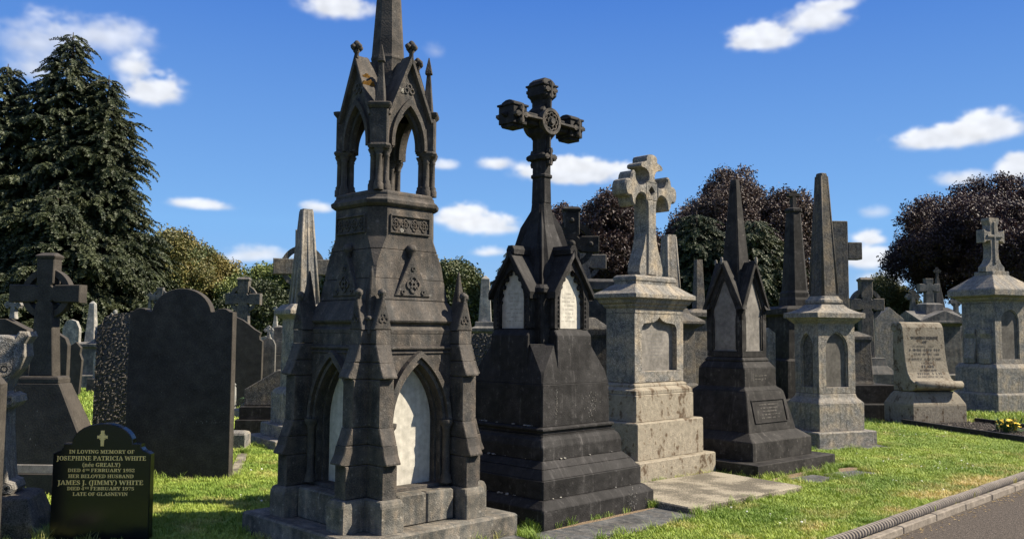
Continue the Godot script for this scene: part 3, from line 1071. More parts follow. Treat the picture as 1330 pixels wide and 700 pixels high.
	for c in [Vector2(-1, 1), Vector2(1, 1), Vector2(-1, -1), Vector2(1, -1)]:
		st = tool()
		var xf := Transform3D(Basis(Vector3.UP, atan2(c.x, c.y)), Vector3.ZERO)
		loft(st, [PackedVector3Array([xf * Vector3(0.065, 2.03, 0.22), xf * Vector3(0.0, 2.03, 0.40), xf * Vector3(-0.065, 2.03, 0.22)]), PackedVector3Array([xf * Vector3(0.04, 2.35, 0.17), xf * Vector3(0.0, 2.35, 0.285), xf * Vector3(-0.04, 2.35, 0.17)]), PackedVector3Array([xf * Vector3(0.028, 2.62, 0.11), xf * Vector3(0.0, 2.62, 0.20), xf * Vector3(-0.028, 2.62, 0.11)]), PackedVector3Array([xf * Vector3(0.004, 2.80, 0.08), xf * Vector3(0.0, 2.80, 0.09), xf * Vector3(-0.004, 2.80, 0.08)])])
		part(t, "corner_spur", st, M.black)
	# the cross
	var cr := hub(t, "cross")
	st = tool()
	stack(st, [[2.86, 0.076, 0.085, 0.03], [3.10, 0.070, 0.080, 0.028], [3.105, 0.082, 0.092, 0.03], [3.13, 0.082, 0.092, 0.03], [3.135, 0.068, 0.080, 0.026], [3.47, 0.064, 0.078, 0.024], [3.53, 0.105, 0.10, 0.02], [3.75, 0.105, 0.10, 0.02], [3.80, 0.064, 0.078, 0.024], [3.99, 0.064, 0.078, 0.024]], Vector3.ZERO, NO, 0.004)
	part(cr, "shaft", st, M.black)
	st = tool()
	stack(st, [[3.265, 0.075, 0.088], [3.275, 0.098, 0.112], [3.315, 0.098, 0.112], [3.34, 0.068, 0.08]], Vector3.ZERO, NO, 0.003)
	part(cr, "collar", st, M.black)
	for dir in [[1.0, 0], [-1.0, 0], [0.0, 1]]:
		# deep arm with a coped end block
		st = tool()
		if dir[1] == 0:
			var s: float = dir[0]
			box(st, Vector3(s * 0.24, 3.64, 0), Vector3(0.30, 0.12, 0.14), NO, 0.012)
			box(st, Vector3(s * 0.395, 3.64, 0), Vector3(0.18, 0.17, 0.20), NO, 0.004)
			box(st, Vector3(s * 0.395, 3.734, 0), Vector3(0.205, 0.02, 0.225), NO, 0.003)
			stack(st, [[3.743, 0.08, 0.085], [3.762, 0.075, 0.08], [3.785, 0.07, 0.03]], Vector3(s * 0.395, 0, 0), NO, 0.003)
			box(st, Vector3(s * 0.395, 3.540, 0), Vector3(0.15, 0.034, 0.15), NO, 0.004)
			lathe(st, [[0.03, -0.01], [0.026, 0.01], [0.012, 0.02], [0.016, 0.03], [0.003, 0.045]], Vector3.ZERO, 8, Transform3D(Basis(Vector3(0, 0, 1), -s * PI / 2), Vector3(s * 0.50, 3.64, 0)))
		else:
			stack(st, [[3.86, 0.066, 0.08], [3.90, 0.095, 0.11], [3.985, 0.095, 0.11], [3.992, 0.108, 0.124], [4.008, 0.108, 0.124]], Vector3.ZERO, NO, 0.003, 0.006)
			stack(st, [[4.01, 0.095, 0.10], [4.035, 0.085, 0.095], [4.07, 0.045, 0.08]], Vector3.ZERO, NO, 0.003)
		part(cr, "arm", st, M.black)
	# fleur finials front and back, the wheel and the narrow ribs
	for f in [0, 2]:
		var xf := face(f)
		st = tool()
		wheel(st, 0.098, 0.128, 0.08, 0.135, Transform3D(xf.basis, xf * Vector3(0, 3.64, 0)), 24)
		wheel(st, 0.0, 0.030, 0.08, 0.155, Transform3D(xf.basis, xf * Vector3(0, 3.64, 0)), 12)
		for i in 8:
			var a := TAU * i / 8.0
			wheel(st, 0.018, 0.030, 0.08, 0.130, Transform3D(xf.basis, xf * Vector3(cos(a) * 0.063, 3.64 + sin(a) * 0.063, 0)), 9)
		part(cr, "wheel", st, M.gothic)
		st = tool()
		plate(st, poly([-0.36, 3.655, -0.36, 3.625, -0.12, 3.632, -0.12, 3.648]), 0.075, 0.135, xf, 0.003)
		plate(st, poly([0.36, 3.655, 0.36, 3.625, 0.12, 3.632, 0.12, 3.648]), 0.075, 0.135, xf, 0.003)
		plate(st, poly([-0.012, 3.32, 0.012, 3.32, 0.010, 3.52, -0.010, 3.52]), 0.06, 0.115, xf, 0.003)
		plate(st, poly([-0.012, 3.90, 0.012, 3.90, 0.010, 3.76, -0.010, 3.76]), 0.06, 0.125, xf, 0.003)
		part(cr, "rib", st, M.gothic)
		for q in [[-0.40, 3.64, 0.125], [0.40, 3.64, 0.125], [0.0, 3.95, 0.12], [0.0, 3.30, 0.115]]:
			st = tool()
			for w in [[0.0, 0.055], [0.0, -0.055], [0.05, 0.0], [-0.05, 0.0]]:
				wheel(st, 0.0, 0.027, q[2] - 0.03, q[2] + 0.012, Transform3D(xf.basis, xf * Vector3(q[0] + w[0], q[1] + w[1], 0)), 9)
			plate(st, poly([q[0] - 0.014, q[1] - 0.085, q[0] + 0.014, q[1] - 0.085, q[0] + 0.014, q[1] + 0.085, q[0] - 0.014, q[1] + 0.085]), q[2] - 0.03, q[2] + 0.018, xf, 0.003)
			plate(st, poly([q[0] - 0.085, q[1] - 0.014, q[0] + 0.085, q[1] - 0.014, q[0] + 0.085, q[1] + 0.014, q[0] - 0.085, q[1] + 0.014]), q[2] - 0.03, q[2] + 0.014, xf, 0.003)
			part(cr, "fleur", st, M.gothic)

# ------------------------------------------------------------------ pale granite monument with a fleury cross
func fleury_arm(L: float) -> PackedVector2Array:
	# one arm pointing +y from the crossing
	var half := [Vector2(0.100, 0.100), Vector2(0.072, 0.125), Vector2(0.053, 0.155), Vector2(0.046, 0.190), Vector2(0.052, 0.225), Vector2(0.072, 0.260), Vector2(0.105, 0.285), Vector2(0.145, 0.300), Vector2(0.185, 0.300), Vector2(0.207, 0.318), Vector2(0.200, 0.350), Vector2(0.165, 0.375), Vector2(0.120, 0.385), Vector2(0.097, 0.400), Vector2(0.100, 0.440), Vector2(0.080, 0.475), Vector2(0.040, 0.492), Vector2(0.000, 0.495)]
	var k := L / 0.492
	var arm := PackedVector2Array()
	for i in range(half.size()): arm.append(Vector2(half[i].x, half[i].y * k if i > 0 else half[i].y))
	for i in range(half.size() - 2, -1, -1): arm.append(Vector2(-half[i].x, half[i].y * k if i > 0 else half[i].y))
	return arm

func granite_cross_monument() -> void:
	var at := Vector3(8.30, 0, -6.21)
	var t := thing("granite_cross_monument", "pale lichen-stained granite pedestal carrying a chunky fleury cross, behind a flat slab", "monument", at)
	foot(at, 0, 0.73, 0.46)
	var courses := [
		[[-0.1, 0.732, 0.46], [0.262, 0.732, 0.46]],
		[[0.266, 0.630, 0.36], [0.660, 0.630, 0.36]],
		[[0.664, 0.551, 0.28], [0.955, 0.551, 0.28]],
	]
	var n := 0
	for c in courses:
		var st := tool()
		stack(st, c, Vector3.ZERO, NO, 0.012)
		part(t, "stone_course", st, M.pale_granite)
		n += 1
	var st := tool()
	stack(st, [[0.958, 0.545, 0.275], [0.998, 0.545, 0.275], [1.025, 0.50, 0.235], [1.032, 0.492, 0.225], [1.045, 0.498, 0.23], [1.062, 0.488, 0.22], [1.075, 0.466, 0.20]], Vector3.ZERO, NO, 0.004)
	part(t, "base_moulding", st, M.pale_granite)
	st = tool()
	stack(st, [[1.078, 0.464, 0.15], [1.84, 0.464, 0.15]], Vector3(0, 0, -0.04), NO, 0.006)
	for s in [-1.0, 1.0]: box(st, Vector3(s * 0.456, 1.465, 0), Vector3(0.022, 0.77, 0.398), NO, 0.004)
	part(t, "die", st, M.cross_granite)
	# front of the die with an ogee-headed panel
	for f in [0, 2]:
		var xf := face(f)
		st = tool()
		var inn := PackedVector2Array([Vector2(-0.335, 1.205), Vector2(-0.335, 1.5), Vector2(-0.335, 1.66), Vector2(-0.325, 1.705), Vector2(-0.29, 1.735), Vector2(-0.22, 1.745), Vector2(-0.12, 1.752), Vector2(-0.05, 1.775), Vector2(-0.015, 1.802), Vector2(0, 1.815), Vector2(0.015, 1.802), Vector2(0.05, 1.775), Vector2(0.12, 1.752), Vector2(0.22, 1.745), Vector2(0.29, 1.735), Vector2(0.325, 1.705), Vector2(0.335, 1.66), Vector2(0.335, 1.5), Vector2(0.335, 1.205)])
		var outl := PackedVector2Array([Vector2(-0.464, 1.205), Vector2(-0.464, 1.5), Vector2(-0.464, 1.66), Vector2(-0.464, 1.75), Vector2(-0.464, 1.85), Vector2(-0.30, 1.85), Vector2(-0.16, 1.85), Vector2(-0.06, 1.85), Vector2(-0.02, 1.85), Vector2(0, 1.85), Vector2(0.02, 1.85), Vector2(0.06, 1.85), Vector2(0.16, 1.85), Vector2(0.30, 1.85), Vector2(0.464, 1.85), Vector2(0.464, 1.75), Vector2(0.464, 1.66), Vector2(0.464, 1.5), Vector2(0.464, 1.205)])
		band(st, inn, outl, 0.112, 0.20, xf)
		box(st, Vector3(0, 1.141, 0.156), Vector3(0.928, 0.126, 0.088), xf, 0.006)
		part(t, "panel_surround", st, M.cross_granite)
		st = tool()
		box(st, Vector3(0, 1.50, 0.12), Vector3(0.70, 0.66, 0.03), xf, 0.002)
		var pn := part(t, "inscription_panel", st, M.grey_panel, "smooth grey panel with faint cut lettering")
		var lt := tool()
		worn_lines(lt, 0.42, 1.66, 9, 0.040, 0.014, 0.1362, xf, 80 + f)
		part(pn, "worn_inscription", lt, M.faint_letter).set_meta("kind", "stuff")
	st = tool()
	stack(st, [[1.852, 0.47, 0.205], [1.905, 0.47, 0.205], [1.925, 0.495, 0.23], [1.95, 0.50, 0.235], [1.965, 0.53, 0.262], [2.005, 0.545, 0.275], [2.02, 0.584, 0.31], [2.065, 0.584, 0.31], [2.10, 0.52, 0.26], [2.175, 0.40, 0.17], [2.178, 0.385, 0.155], [2.215, 0.385, 0.155], [2.222, 0.395, 0.165], [2.262, 0.395, 0.165], [2.285, 0.37, 0.14]], Vector3.ZERO, NO, 0.004)
	part(t, "cornice", st, M.cross_granite)
	var cr := hub(t, "cross")
	cr.position = Vector3(0, 0, 0)
	for q in [[0.0, 0.425], [PI / 2, 0.495], [-PI / 2, 0.495]]:
		st = tool()
		plate(st, fleury_arm(q[1]), -0.105, 0.105, Transform3D(Basis(Vector3(0, 0, 1), q[0]), Vector3(0, 3.275, 0)), 0.018)
		part(cr, "arm", st, M.cross_granite)
	st = tool()
	plate(st, poly([-0.103, -0.103, -0.088, -0.20, -0.086, -0.50, -0.092, -0.99, 0.092, -0.99, 0.086, -0.50, 0.088, -0.20, 0.103, -0.103]), -0.105, 0.105, Transform3D(Basis(), Vector3(0, 3.275, 0)), 0.018)
	part(cr, "stem", st, M.cross_granite)
	# crossing with a deep diamond sinking on both faces
	st = tool()
	var dia := PackedVector2Array()
	var sqr := PackedVector2Array()
	for i in 9:
		var an := TAU * i / 8.0
		var c := Vector2(cos(an), sin(an))
		dia.append(c * (0.062 if i % 2 == 0 else 0.044))
		sqr.append(c * (0.103 if i % 2 == 0 else 0.103 * sqrt(2.0)))
	for f in [0, 2]:
		band(st, dia, sqr, 0.03, 0.100, Transform3D(face(f).basis, Vector3(0, 3.275, 0)))
	box(st, Vector3(0, 3.275, 0), Vector3(0.2, 0.2, 0.06), NO, 0.002)
	part(cr, "crossing", st, M.cross_granite)
	# ogee scrolls at the foot of the stem
	st = tool()
	for s in [-1.0, 1.0]:
		var p := PackedVector2Array([Vector2(s * 0.085, 2.285), Vector2(s * 0.20, 2.285), Vector2(s * 0.222, 2.33), Vector2(s * 0.215, 2.40), Vector2(s * 0.18, 2.50), Vector2(s * 0.135, 2.60), Vector2(s * 0.115, 2.68), Vector2(s * 0.10, 2.755), Vector2(s * 0.085, 2.77)])
		plate(st, p, -0.085, 0.085, NO, 0.015)
	part(cr, "foot_scroll", st, M.cross_granite)

# ------------------------------------------------------------------ dark monument with gables and a stone spire
func gabled_spire_monument() -> void:
	var at := Vector3(9.91, 0, -5.99)
	var t := thing("gabled_spire_monument", "dark limestone monument with four steep gables, blunt spire and wide stepped base", "monument", at, -3.5)
	foot(at, -3.5, 0.845, 0.845)
	var courses := [
		[[-0.1, 0.845], [0.155, 0.845]],
		[[0.158, 0.643], [0.372, 0.643], [0.465, 0.515]],
		[[0.468, 0.508], [0.50, 0.502], [0.905, 0.412], [0.94, 0.400]],
		[[0.943, 0.396], [0.985, 0.345], [1.215, 0.339]],
		[[1.218, 0.336], [1.285, 0.290], [1.29, 0.278], [1.305, 0.286], [1.322, 0.280], [1.345, 0.262]],
	]
	for c in courses:
		var st := tool()
		stack(st, c, Vector3.ZERO, NO, 0.007)
		part(t, "stone_course", st, M.dark)
	var st := tool()
	# raised border of the inscription on the battered die
	var tilt := Transform3D(Basis(Vector3.RIGHT, -atan2(0.090, 0.405)), Vector3(0, 0.70, 0.4615))
	for b in [[0.0, 0.135, 0.70, 0.012], [0.0, -0.135, 0.70, 0.012], [-0.345, 0.0, 0.012, 0.27], [0.345, 0.0, 0.012, 0.27]]:
		box(st, Vector3(b[0], b[1], 0), Vector3(b[2], b[3], 0.018), tilt, 0.003)
	part(t, "inscription_border", st, M.dark)
	st = tool()
	worn_lines(st, 0.5, 0.08, 5, 0.040, 0.014, 0.003, tilt, 91)
	worn_lines(st, 0.4, 0.42, 2, 0.04, 0.014, 0.0, Transform3D(Basis(), Vector3(0, 0.70, 0.346)), 92)
	part(t, "worn_inscription", st, M.grey_panel).set_meta("kind", "stuff")
	st = tool()
	stack(st, [[1.347, 0.225], [1.98, 0.225], [2.30, 0.10]], Vector3.ZERO, NO, 0.006)
	part(t, "core", st, M.dark)
	for k in 4:
		var xf := face(k)
		st = tool()
		var inn := PackedVector2Array([Vector2(-0.185, 1.42), Vector2(-0.185, 1.55), Vector2(-0.185, 1.82), Vector2(-0.200, 1.88), Vector2(-0.195, 1.94), Vector2(-0.155, 2.03), Vector2(-0.095, 2.15), Vector2(-0.045, 2.26), Vector2(0, 2.34), Vector2(0.045, 2.26), Vector2(0.095, 2.15), Vector2(0.155, 2.03), Vector2(0.195, 1.94), Vector2(0.200, 1.88), Vector2(0.185, 1.82), Vector2(0.185, 1.55), Vector2(0.185, 1.42)])
		var outl := PackedVector2Array([Vector2(-0.26, 1.42), Vector2(-0.26, 1.55), Vector2(-0.262, 1.80), Vector2(-0.262, 1.90), Vector2(-0.262, 1.99), Vector2(-0.20, 2.12), Vector2(-0.12, 2.26), Vector2(-0.06, 2.37), Vector2(0, 2.47), Vector2(0.06, 2.37), Vector2(0.12, 2.26), Vector2(0.20, 2.12), Vector2(0.262, 1.99), Vector2(0.262, 1.90), Vector2(0.262, 1.80), Vector2(0.26, 1.55), Vector2(0.26, 1.42)])
		band(st, inn, outl, 0.20, 0.262, xf)
		box(st, Vector3(0, 1.384, 0.243), Vector3(0.52, 0.072, 0.038), xf, 0.004)
		var g := part(t, "gable", st, M.dark)
		st = tool()
		var inn2 := PackedVector2Array()
		for p in inn: inn2.append(Vector2(p.x * 0.86, lerpf(p.y, 1.75, 0.06)))
		band(st, inn2, inn, 0.225, 0.252, xf)
		part(g, "niche_moulding", st, M.dark)
		st = tool()
		var pl := inn.duplicate()
		plate(st, pl, 0.16, 0.238, xf, 0.0)
		part(t, "niche_panel", st, M.grey_panel, "paler stone tablet in the gable niche")
		st = tool()
		for s in [-1.0, 1.0]:
			plate(st, poly([s * 0.305, 1.935, s * 0.262, 1.945, 0, 2.47, 0, 2.545, s * 0.012, 2.545]), 0.20, 0.300, xf, 0.004)
		part(g, "coping", st, M.dark)
		st = tool()
		for s in [-1.0, 1.0]:
			tri(st, xf * Vector3(s * 0.285, 1.95, 0.285), xf * Vector3(0, 2.53, 0.25), xf * Vector3(0, 2.53, 0.0), xf.basis * Vector3(s, 0.5, 0))
		part(g, "roof_slope", st, M.dark)
		st = tool()
		lathe(st, [[0.012, 2.50], [0.022, 2.54], [0.016, 2.56], [0.020, 2.575], [0.004, 2.59]], Vector3(0, 0, 0.30), 7, xf)
		part(g, "finial_stub", st, M.grey_granite)
	st = tool()
	stack(st, [[2.20, 0.160, 0.160, 0.02], [2.42, 0.132, 0.132, 0.02], [3.56, 0.046, 0.046, 0.012], [3.60, 0.040, 0.040, 0.012]], Vector3.ZERO, NO, 0.004, 0.02)
	part(t, "spire", st, M.dark)

# ------------------------------------------------------------------ granite obelisk on an arched pedestal
func arched_face(t: Node3D, xf: Transform3D, hw: float, W: float, y0: float, yb: float, yt: float, ys: float, ya: float, zf: float, depth: float, mat: Material, panel_mat: Material, label := "") -> void:
	var st := tool()
	var inn := arch_line(hw, yb, ys, ya, 8)
	band(st, inn, rect_line(W, yb, yt, inn), zf - depth, zf, xf, true)
	if yb - y0 > 0.01: box(st, Vector3(0, (y0 + yb) / 2.0, zf - depth / 2.0), Vector3(W * 2.0, yb - y0, depth), xf, 0.004)
	part(t, "panel_surround", st, mat)
	st = tool()
	band(st, arch_line(hw - 0.02, yb, ys, ya - 0.022, 8), arch_line(hw, yb, ys, ya, 8), zf - depth, zf - depth * 0.45, xf)
	part(t, "panel_moulding", st, mat)
	st = tool()
	plate(st, arch_line(hw, yb, ys, ya, 8), zf - depth - 0.03, zf - depth + 0.004, xf, 0.0)
	part(t, "inscription_panel", st, panel_mat, label)

func obelisk_monument() -> void:
	var at := Vector3(12.80, 0, -6.23)
	var t := thing("obelisk_monument", "grey granite obelisk on square pedestal with a pointed-arch panel, turned towards the path", "monument", at, -21.0)
	foot(at, -21, 0.56, 0.46)
	var z := 0.10
	var st := tool()
	stack(st, [[-0.1, 0.553, 0.553 - z], [0.226, 0.553, 0.553 - z]], Vector3.ZERO, NO, 0.014)
	part(t, "base_step", st, M.grey_granite)
	st = tool()
	stack(st, [[0.229, 0.434, 0.434 - z], [0.640, 0.436, 0.436 - z]], Vector3.ZERO, NO, 0.012)
	part(t, "plinth", st, M.grey_granite)
	st = tool()
	stack(st, [[0.643, 0.425, 0.425 - z], [0.70, 0.372, 0.372 - z], [0.715, 0.365, 0.365 - z], [0.765, 0.352, 0.352 - z]], Vector3.ZERO, NO, 0.006)
	part(t, "base_moulding", st, M.grey_granite)
	st = tool()
	stack(st, [[0.768, 0.285, 0.285 - z], [1.76, 0.285, 0.285 - z]])
	part(t, "die", st, M.grey_granite)
	arched_face(t, face(0), 0.215, 0.350, 0.768, 0.86, 1.76, 1.42, 1.68, 0.252, 0.05, M.grey_granite, M.dark_panel, "smooth grey arched inscription panel")
	arched_face(t, face(1), 0.13, 0.20, 0.768, 0.86, 1.76, 1.45, 1.66, 0.350, 0.05, M.grey_granite, M.old_granite)
	arched_face(t, face(2), 0.215, 0.350, 0.768, 0.86, 1.76, 1.42, 1.68, 0.252, 0.05, M.grey_granite, M.grey_panel)
	arched_face(t, face(3), 0.13, 0.20, 0.768, 0.86, 1.76, 1.45, 1.66, 0.350, 0.05, M.grey_granite, M.old_granite)
	st = tool()
	for sx in [-1, 1]:
		for sz in [-1, 1]:
			box(st, Vector3(sx * 0.325, 1.264, sz * 0.226), Vector3(0.047, 0.99, 0.047), NO, 0.004)
	part(t, "corner_strip", st, M.grey_granite)
	st = tool()
	stack(st, [[1.762, 0.352, 0.252], [1.80, 0.36, 0.26], [1.85, 0.415, 0.315], [1.875, 0.43, 0.33], [1.885, 0.468, 0.368], [1.958, 0.470, 0.370], [1.975, 0.40, 0.31], [2.03, 0.28, 0.23], [2.09, 0.21, 0.19]], Vector3.ZERO, NO, 0.004)
	part(t, "cornice", st, M.grey_granite)
	st = tool()
	stack(st, [[2.09, 0.20, 0.19, 0.04], [2.115, 0.215, 0.205, 0.04], [2.155, 0.215, 0.205, 0.04], [2.175, 0.19, 0.18, 0.04], [2.215, 0.165, 0.165, 0.03]], Vector3.ZERO, NO, 0.005)
	part(t, "obelisk_base", st, M.grey_granite)
	st = tool()
	stack(st, [[2.218, 0.148, 0.148, 0.03], [4.06, 0.066, 0.066, 0.016], [4.10, 0.058, 0.058, 0.016]], Vector3.ZERO, NO, 0.006)
	part(t, "obelisk", st, M.dark_granite)
	# raised rounded strips at the obelisk corners
	st = tool()
	for sx in [-1.0, 1.0]:
		for sz in [-1.0, 1.0]:
			limb(st, [[Vector3(sx * 0.136, 2.25, sz * 0.136), 0.024], [Vector3(sx * 0.060, 4.05, sz * 0.060), 0.013]], 8)
	part(t, "corner_roll", st, M.dark_granite)

# ------------------------------------------------------------------ scroll-shaped headstone with its grave plot
func scroll_headstone() -> void:
	var at := Vector3(17.51, 0, -6.56)
	var turn := -31.0
	var t := thing("scroll_headstone", "weathered stone headstone carved as an unrolled scroll with black lettering", "headstone", at, turn)
	foot(at, turn, 0.75, 0.6)
	# local: width along x, the sheet leans back, rolled at top and bottom
	var st := tool()
	var side := PackedVector2Array()   # (z, y) outline of the sheet seen from the side
	var front := [Vector2(-0.20, 1.83), Vector2(-0.15, 1.885), Vector2(-0.08, 1.90), Vector2(-0.02, 1.87), Vector2(0.02, 1.80), Vector2(0.035, 1.65), Vector2(0.055, 1.40), Vector2(0.09, 1.15), Vector2(0.14, 0.95), Vector2(0.22, 0.83), Vector2(0.32, 0.77), Vector2(0.42, 0.755)]
	var under := [Vector2(0.44, 0.68), Vector2(0.34, 0.63), Vector2(0.20, 0.60), Vector2(-0.26, 0.60), Vector2(-0.26, 1.6)]
	for p in front: side.append(p)
	for p in under: side.append(p)
	var xs := Transform3D(Basis(Vector3(0, 0, 1), Vector3.UP, Vector3(-1, 0, 0)), Vector3.ZERO)
	plate(st, side, -0.46, 0.46, xs, 0.012)
	var sh := part(t, "scroll_sheet", st, M.scroll_stone)
	st = tool()
	var rx := Basis(Vector3(0, 0, 1), PI / 2)
	lathe(st, [[0.05, -0.50], [0.075, -0.485], [0.075, 0.485], [0.05, 0.50]], Vector3.ZERO, 14, Transform3D(rx, Vector3(0, 0.725, 0.425)))
	part(t, "lower_roll", st, M.scroll_stone)
	st = tool()
	lathe(st, [[0.07, -0.47], [0.095, -0.465], [0.095, 0.465], [0.07, 0.47]], Vector3.ZERO, 14, Transform3D(rx, Vector3(0, 1.80, -0.20)))
	part(t, "upper_roll", st, M.scroll_stone)
	st = tool()
	stack(st, [[-0.1, 0.58, 0.42], [0.36, 0.58, 0.42], [0.52, 0.50, 0.34], [0.60, 0.44, 0.28]], Vector3(0, 0, 0.02), NO, 0.02)
	part(t, "rough_base", st, M.scroll_stone)
	# lettering follows the sheet: place lines between the outline points
	var rows := [["IN LOVING MEMORY", 1.60, 0.052, 0.60], ["OF", 1.52, 0.044, 0.10], ["", 1.44, 0.034, 0.62], ["", 1.37, 0.052, 0.74], ["", 1.29, 0.042, 0.66], ["", 1.20, 0.040, 0.82], ["", 1.13, 0.03, 0.34], ["", 1.06, 0.052, 0.44], ["", 0.99, 0.036, 0.62], ["", 0.925, 0.048, 0.66], ["", 0.87, 0.032, 0.62]]
	var worn := tool()
	var n := 0
	for r in rows:
		n += 1
		var z := 0.0
		var tilt := 0.0
		for i in range(front.size() - 1):
			if r[1] <= front[i].y and r[1] >= front[i + 1].y and i >= 4:
				var f: float = (front[i].y - r[1]) / (front[i].y - front[i + 1].y)
				z = lerpf(front[i].x, front[i + 1].x, f)
				tilt = -atan2(front[i + 1].x - front[i].x, front[i].y - front[i + 1].y)
		var xf := Transform3D(Basis(Vector3.RIGHT, tilt), Vector3(0.02, r[1], z + 0.003))
		if r[0] != "": lettering(sh, r[0], Vector3.ZERO, r[2], M.letter, xf, r[3])
		else: worn_lines(worn, r[3], 0.0, 1, 0.05, r[2], 0.002, xf, 200 + n)
	part(sh, "worn_inscription", worn, M.letter).set_meta("kind", "stuff")
	# the plot in front: dark kerbs round gravel
	var u := Basis(Vector3.UP, deg_to_rad(turn))
	var kerb := thing("grave_kerb", "low dark kerb enclosing the gravel plot before the scroll headstone", "kerb", at, turn)
	for q in [[-0.78, 1.85, 0.07, 2.9], [0.80, 1.85, 0.07, 2.9], [0.01, 3.28, 1.5, 0.07]]:
		st = tool()
		box(st, Vector3(q[0], 0.03, q[1]), Vector3(q[2], 0.16, q[3]), NO, 0.008)
		part(kerb, "kerb_stone", st, M.black)
	foot(at + u * Vector3(0, 0, 1.85), turn, 0.82, 1.5)
	st = tool()
	var n2 := FastNoiseLite.new()
	n2.seed = 8; n2.frequency = 6.0
	st.set_smooth_group(0)
	for i in 30:
		for j in 56:
			var v := []
			for q in [[0, 0], [1, 0], [1, 1], [0, 1]]:
				var x: float = -0.74 + (i + q[0]) * 1.5 / 30.0
				var z: float = 0.42 + (j + q[1]) * 2.82 / 56.0
				v.append(Vector3(x, 0.03 + n2.get_noise_2d(x, z) * 0.02, z))
			quad(st, v[0], v[1], v[2], v[3], Vector3.UP)
	var gm := mesh_of(st)
	var gr := MeshInstance3D.new()
	gr.name = "gravel"
	gr.mesh = gm
	gr.material_override = M.gravel
	gr.position = at
	gr.rotation_degrees.y = turn
	add_child(gr)
	gr.set_meta("kind", "stuff")
	tag(gr, "brown gravel filling the kerbed grave plot", "gravel")
	# loose stones
	var mm := MultiMesh.new()
	mm.transform_format = MultiMesh.TRANSFORM_3D
	var sm := tool()
	stack(sm, [[-0.5, 0.3, 0.35, 0.1], [0.0, 0.5, 0.45, 0.2], [0.4, 0.3, 0.25, 0.1]], Vector3.ZERO, NO, 0.02, 0.1)
	mm.mesh = mesh_of(sm)
	mm.instance_count = 1600
	for i in 1600:
		var s := rng.randf_range(0.012, 0.03)
		var b := Basis.from_euler(Vector3(rng.randf() * 6.0, rng.randf() * 6.0, rng.randf() * 6.0)).scaled(Vector3.ONE * s)
		mm.set_instance_transform(i, Transform3D(b, Vector3(rng.randf_range(-0.72, 0.74), 0.045, rng.randf_range(0.45, 3.22))))
	var mi := MultiMeshInstance3D.new()
	mi.name = "pebbles"
	mi.multimesh = mm
	mi.material_override = M.gravel
	gr.add_child(mi)
	mi.set_meta("kind", "stuff")
	# yellow flowers in the plot
	var fp := at + u * Vector3(-0.05, 0.03, 2.10)
	var fl := thing("yellow_flowers", "small clump of bright yellow flowers growing in the gravel plot", "flowers", fp)
	var leaves := tool()
	for i in 220:
		var a := rng.randf() * TAU
		var d := rng.randf_range(0.0, 0.19)
		var p := Vector3(cos(a) * d * 1.3, rng.randf_range(0.0, 0.17), sin(a) * d)
		var dir := Vector3(cos(a) * 0.6 + rng.randf_range(-0.5, 0.5), rng.randf_range(0.2, 0.9), sin(a) * 0.6 + rng.randf_range(-0.5, 0.5)).normalized()
		var sd := dir.cross(Vector3.UP).normalized() * 0.022
		quad(leaves, p - sd * 0.4, p + dir * 0.05 - sd, p + dir * 0.10, p + dir * 0.05 + sd, Vector3.UP)
	part(fl, "leaves", leaves, M.stem)
	for i in 34:
		var bl := tool()
		var a := rng.randf() * TAU
		var d := sqrt(rng.randf()) * 0.19
		var p := Vector3(cos(a) * d * 1.15, 0.19 + rng.randf_range(-0.05, 0.08) - d * 0.2, sin(a) * d)
		var nrm := Vector3(cos(a) * 0.4 + rng.randf_range(-0.4, 0.4), 1.0, sin(a) * 0.4 + rng.randf_range(-0.4, 0.4)).normalized()
		var ux := nrm.cross(Vector3(0.3, 0.2, 0.9)).normalized()
		var uz := nrm.cross(ux)
		for k in 6:
			var pa := TAU * k / 6.0
			var o1 := (ux * cos(pa - 0.45) + uz * sin(pa - 0.45)) * 0.022
			var o2 := (ux * cos(pa + 0.45) + uz * sin(pa + 0.45)) * 0.022
			var o3 := (ux * cos(pa) + uz * sin(pa)) * 0.040 + nrm * 0.010
			quad(bl, p, p + o1 + nrm * 0.004, p + o3, p + o2 + nrm * 0.004, nrm)
		limb(bl, [[Vector3(p.x * 0.8, 0.05, p.z * 0.8), 0.003], [p, 0.003]], 4)
		part(fl, "bloom", bl, M.petal)

